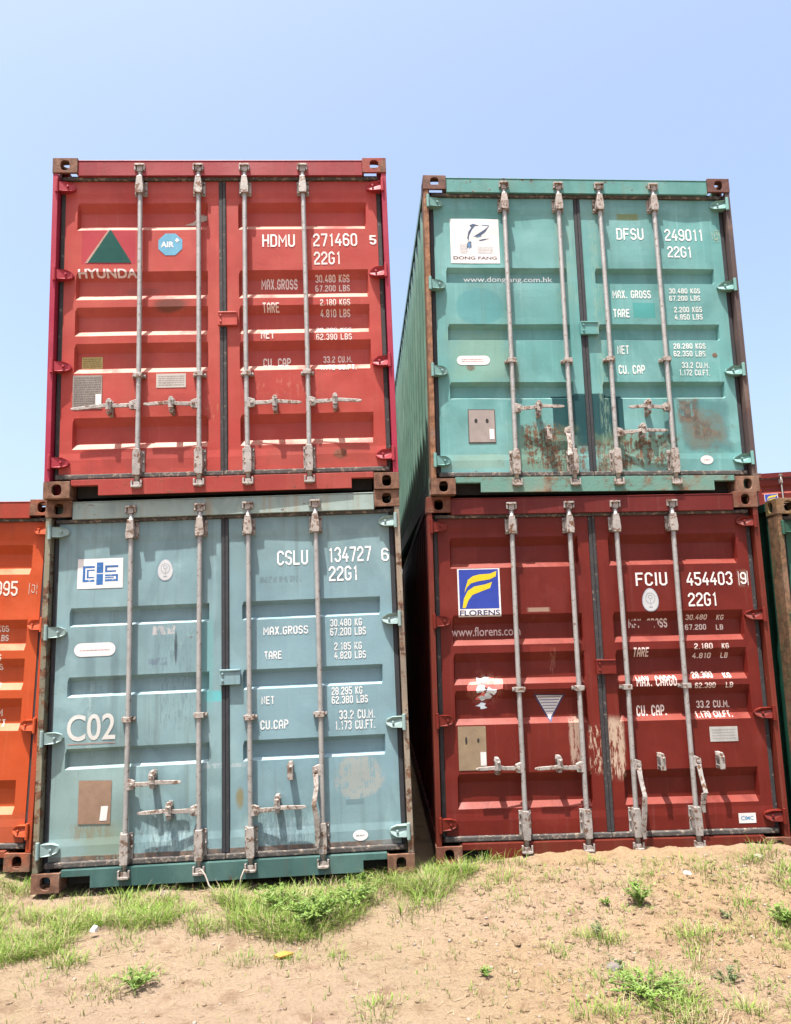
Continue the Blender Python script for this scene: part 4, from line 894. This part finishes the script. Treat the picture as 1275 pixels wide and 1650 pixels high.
# thin seedlings and dead stalks over the open sand
for _ in range(2600):
    x, y = R.uniform(-2.6, 2.7), R.uniform(3.0, 5.15)
    if R.random() > .25+.75*sm(-.3, .9, x): continue
    for _ in range(R.randint(2, 6)):
        h = R.uniform(.012, .04); blade(gb if R.random() < .55 else sb, x+R.gauss(0, .008), y+R.gauss(0, .008), gh(x, y), h, R.uniform(0, 6.3), h*R.uniform(.2, 1.4), R.uniform(.002, .004), R)
o = gb.build('grass', G1); o['kind'] = 'stuff'; o['label'] = 'short green grass growing in front of the containers'; o['category'] = 'grass'
for _ in range(2200):
    x, y = R.uniform(-2.7, 2.7), R.uniform(2.9, 5.15); a = R.uniform(0, 6.3); l = R.uniform(.015, .06); z = gh(x, y)+.004; b = len(sb.v)
    x2, y2 = x+math.cos(a)*l, y+math.sin(a)*l; z2 = gh(x2, y2)+R.uniform(.003, .012); wq = R.uniform(.001, .0025)
    sb.v += [(x-math.sin(a)*wq, y+math.cos(a)*wq, z), (x+math.sin(a)*wq, y-math.cos(a)*wq, z), (x2, y2, z2)]; sb.f.append((b, b+1, b+2))
o = sb.build('dry_grass', G2); o['kind'] = 'stuff'; o['label'] = 'straw coloured dead grass mixed through the green on the sand'; o['category'] = 'dry grass'
# pebbles and clods
def stone(mb, x, y, z, r, sq, rn, sub=1):
    bm = bmesh.new(); bmesh.ops.create_icosphere(bm, subdivisions=sub, radius=1); o3 = Vector((rn.random()*50, rn.random()*50, 0)); a = rn.uniform(0, 6.3)
    vs = []
    for v in bm.verts:
        p = v.co*(1+.35*noise.noise(v.co*1.4+o3)); q = Vector((p.x*r, p.y*r*rn.choice([.8])*1.0, p.z*r*sq)); q.rotate(Euler((0, 0, a))); vs.append((q.x+x, q.y+y, q.z+z))
    fs = [tuple(v.index for v in f.verts) for f in bm.faces]; bm.free(); mb.add(vs, fs)
pm = MB(); dm = MB()
for _ in range(5200):
    x, y = R.uniform(-2.7, 2.75), R.uniform(2.9, 5.2)
    if R.random() > .3+.7*sm(-.2, .7, x): continue
    r = R.choice([.004, .005, .006, .008, .012]); stone(pm if R.random() < .3 else dm, x, y, gh(x, y)+r*.2, r, .65, R)
for _ in range(480):
    x, y = R.uniform(.3, 2.7), R.uniform(3.2, 5.1); r = R.uniform(.012, .026); stone(dm, x, y, gh(x, y), r, .6, R, 2)
for mb_, nm, ma, lb in ((pm, 'gravel', plain('pale_pebble', (.40, .32, .26), .9, .4), 'pale pebbles strewn over the sand'), (dm, 'soil_clods', soil, 'crumbs and clods of sandy soil')):
    o = mb_.build(nm, ma); o['kind'] = 'stuff'; o['label'] = lb; o['category'] = 'gravel'

def weed(x, y, n, spread, h, mat, label, leaf=.03, dark=None):
    z = gh(x, y); t = empty('weed', label, 'weed', 'leafy weeds on the sand', (x, y, z)); sm_ = MB(); lf = MB()
    for i in range(n):
        a = R.uniform(0, 6.283); tip = Vector((math.cos(a)*spread*R.uniform(.15, 1), math.sin(a)*spread*R.uniform(.15, 1), h*R.uniform(.35, 1)))
        mid = tip*.5+Vector((0, 0, h*.18)); sm_.tube([(0, 0, -.01), mid, tip], [.0025, .002, .001], 5)
        for j in range(R.randint(6, 11)):
            f = R.uniform(.3, 1.02); p = (mid*(f/.5) if f < .5 else mid.lerp(tip, (f-.5)/.5)); b = R.uniform(0, 6.283); l = leaf*R.uniform(.6, 1.2); wd = l*.42
            d = Vector((math.cos(b), math.sin(b), R.uniform(-.1, .7))).normalized(); s_ = d.cross(Vector((0, 0, 1))).normalized()*wd/2; q0 = len(lf.v)
            nn = s_.cross(d).normalized()*l*.08
            lf.v += [tuple(p), tuple(p+d*l*.45+s_+nn), tuple(p+d*l), tuple(p+d*l*.45-s_+nn), tuple(p+d*l*.45-nn)]
            lf.f += [(q0, q0+1, q0+4), (q0+1, q0+2, q0+4), (q0+4, q0+2, q0+3), (q0, q0+4, q0+3)]
    sm_.build('stem', mat, t); lf.build('leaves', mat, t)
weed(-.52, 4.45, 64, .24, .15, G3, 'widest bushy weed, in the thick grass in front of the blue-grey container', .032)
weed(-.74, 4.64, 34, .18, .13, G3, 'bushy weed just behind the widest one, towards the blue-grey container', .03)
weed(-.32, 4.68, 34, .2, .12, G3, 'low leafy weed at the right end of the thick grass clump', .028)
weed(1.31, 4.5, 30, .09, .12, G3, 'bright upright weed on the bare sand in front of the maroon container', .026)
weed(1.12, 4.52, 6, .05, .05, G3, 'smallest weed sprig just left of the bright upright weed', .02)
weed(1.99, 4.22, 34, .13, .11, G3, 'compact green weed on the sand near the right edge of the view', .026)
weed(1.72, 4.33, 8, .06, .05, G4, 'dull sprawling weed left of the compact weed near the right edge', .024)
weed(.97, 4.12, 9, .05, .07, G4, 'grey-green weed in the middle of the sand, directly below the maroon doors', .022)
weed(.98, 3.78, 8, .08, .04, G4, 'dark flat weed beside the grey stone', .022)
weed(1.02, 3.5, 46, .2, .07, G3, 'broad weed mat at the bottom of the view, right of centre', .024)
weed(1.42, 3.62, 14, .09, .06, G4, 'ragged weed at the bottom right, next to the broad weed mat', .022)
weed(.35, 3.73, 8, .045, .04, G3, 'tiny rosette weed alone on the smooth sand near the bottom centre', .022)
weed(-1.27, 3.73, 24, .12, .07, G3, 'weed tuft on the sand below the left grass patch', .022)
weed(-.25, 5.0, 10, .07, .08, G3, 'tall weed against the sill of the blue-grey container near its right corner', .026)

def rock(name, label, x, y, r, mat, sq=.6, cat='stone', dz=0.0, grp=None):
    m = MB(); stone(m, 0, 0, 0, r, sq, R, 3); o = m.build(name, mat, smooth=False); o.location = (x, y, gh(x, y)+r*.15+dz); o['label'] = label; o['category'] = cat
    if grp: o['group'] = grp
GS = plain('grey_stone', (.24, .20, .19), .9, .4, 0, 50, .003); PS = plain('pale_stone', (.62, .55, .48), .9, .25, 0, 50, .003); CS = plain('brown_stone', (.22, .13, .10), .9, .4, 0, 50, .003)
rock('stone', 'grey stone half buried in the sand at the bottom right', .94, 3.72, .036, GS)
rock('stone', 'pale square stone in the grass below the blue-grey container', -.86, 4.88, .036, PS, .5)
rock('stone', 'dark stone by the foot of the left doors, under the hanging rope', -1.5, 4.93, .036, GS, .6)
rock('stone', 'brown stone at the very bottom of the view, left of centre', -.38, 3.33, .028, CS, .5)
rock('stone', 'bright pale stone on the sand in front of the maroon container', 1.72, 4.86, .026, PS, .5)
rock('stone', 'white chip at the foot of the maroon container near its right corner', 2.28, 5.12, .03, PS, .4)
# litter
m = MB()
P_ = [(-.05, -.012), (-.02, -.02), (.02, -.012), (.05, .0), (.048, .014), (.02, .022), (-.02, .01), (-.045, .008)]
top = [(a, b, .012+.012*math.sin(a*60+b*90)) for a, b in P_]; bot = [(a*.95, b*.9, .002) for a, b in P_]
m.add(top+bot+[(0, 0, .03)], [(i, (i+1) % 8, 16) for i in range(8)]+[(i, i+8, (i+1) % 8+8, (i+1) % 8) for i in range(8)]+[tuple(range(15, 7, -1))])
o = m.build('fruit_peel', plain('orange_yellow_peel', (.62, .33, .04), .6, .4), bevel=.002); o.location = (-.62, 3.98, gh(-.62, 3.98)+.006); o.rotation_euler = (0, 0, .3); o['label'] = 'orange-yellow scrap of peel on the sand below the bushy weeds'; o['category'] = 'litter'
m = MB(); m.add([(-.018, -.01, .01), (.012, -.014, .016), (.02, .006, .024), (.002, .016, .02), (-.016, .01, .012), (0, 0, .034), (-.018, -.01, 0), (.012, -.014, 0), (.02, .006, 0), (.002, .016, 0), (-.016, .01, 0)],
    [(i, (i+1) % 5, 5) for i in range(5)]+[(i, i+6, (i+1) % 5+6, (i+1) % 5) for i in range(5)]+[(10, 9, 8, 7, 6)])
o = m.build('paper_scrap', M_WHITE); o.location = (-1.68, 4.27, gh(-1.68, 4.27)+.03); o['label'] = 'crumpled white paper scrap in the left grass patch'; o['category'] = 'litter'
# frayed rope ends hanging from the feet of two rods of the blue-grey container
def world(root, u, y, v): return root.matrix_world@Vector((u-W/2, y, v))
RP = plain('grey_rope', (.50, .43, .36), .9, .3, 0, 200, .002)
for pts, lb in (([(1.05, -.02, .085), (1.075, -.03, .1), (1.10, -.04, .07), (1.13, -.06, .01), (1.17, -.08, -.02)], 'frayed rope end hanging from the second rod of the blue-grey container'),
                ([(1.375, -.02, .075), (1.345, -.03, .085), (1.325, -.04, .04), (1.318, -.05, -.02)], 'short rope end hanging from the third rod of the blue-grey container')):
    w_ = [world(B, *p) for p in pts]; b0 = w_[0].copy(); m = MB()
    m.tube([q-b0 for q in w_], [.005, .006, .005, .005, .004][:len(w_)], 8); o = m.build('rope', RP, smooth=True); o.location = b0; o['label'] = lb; o['category'] = 'rope'; o['group'] = 'rope ends on the blue-grey container'
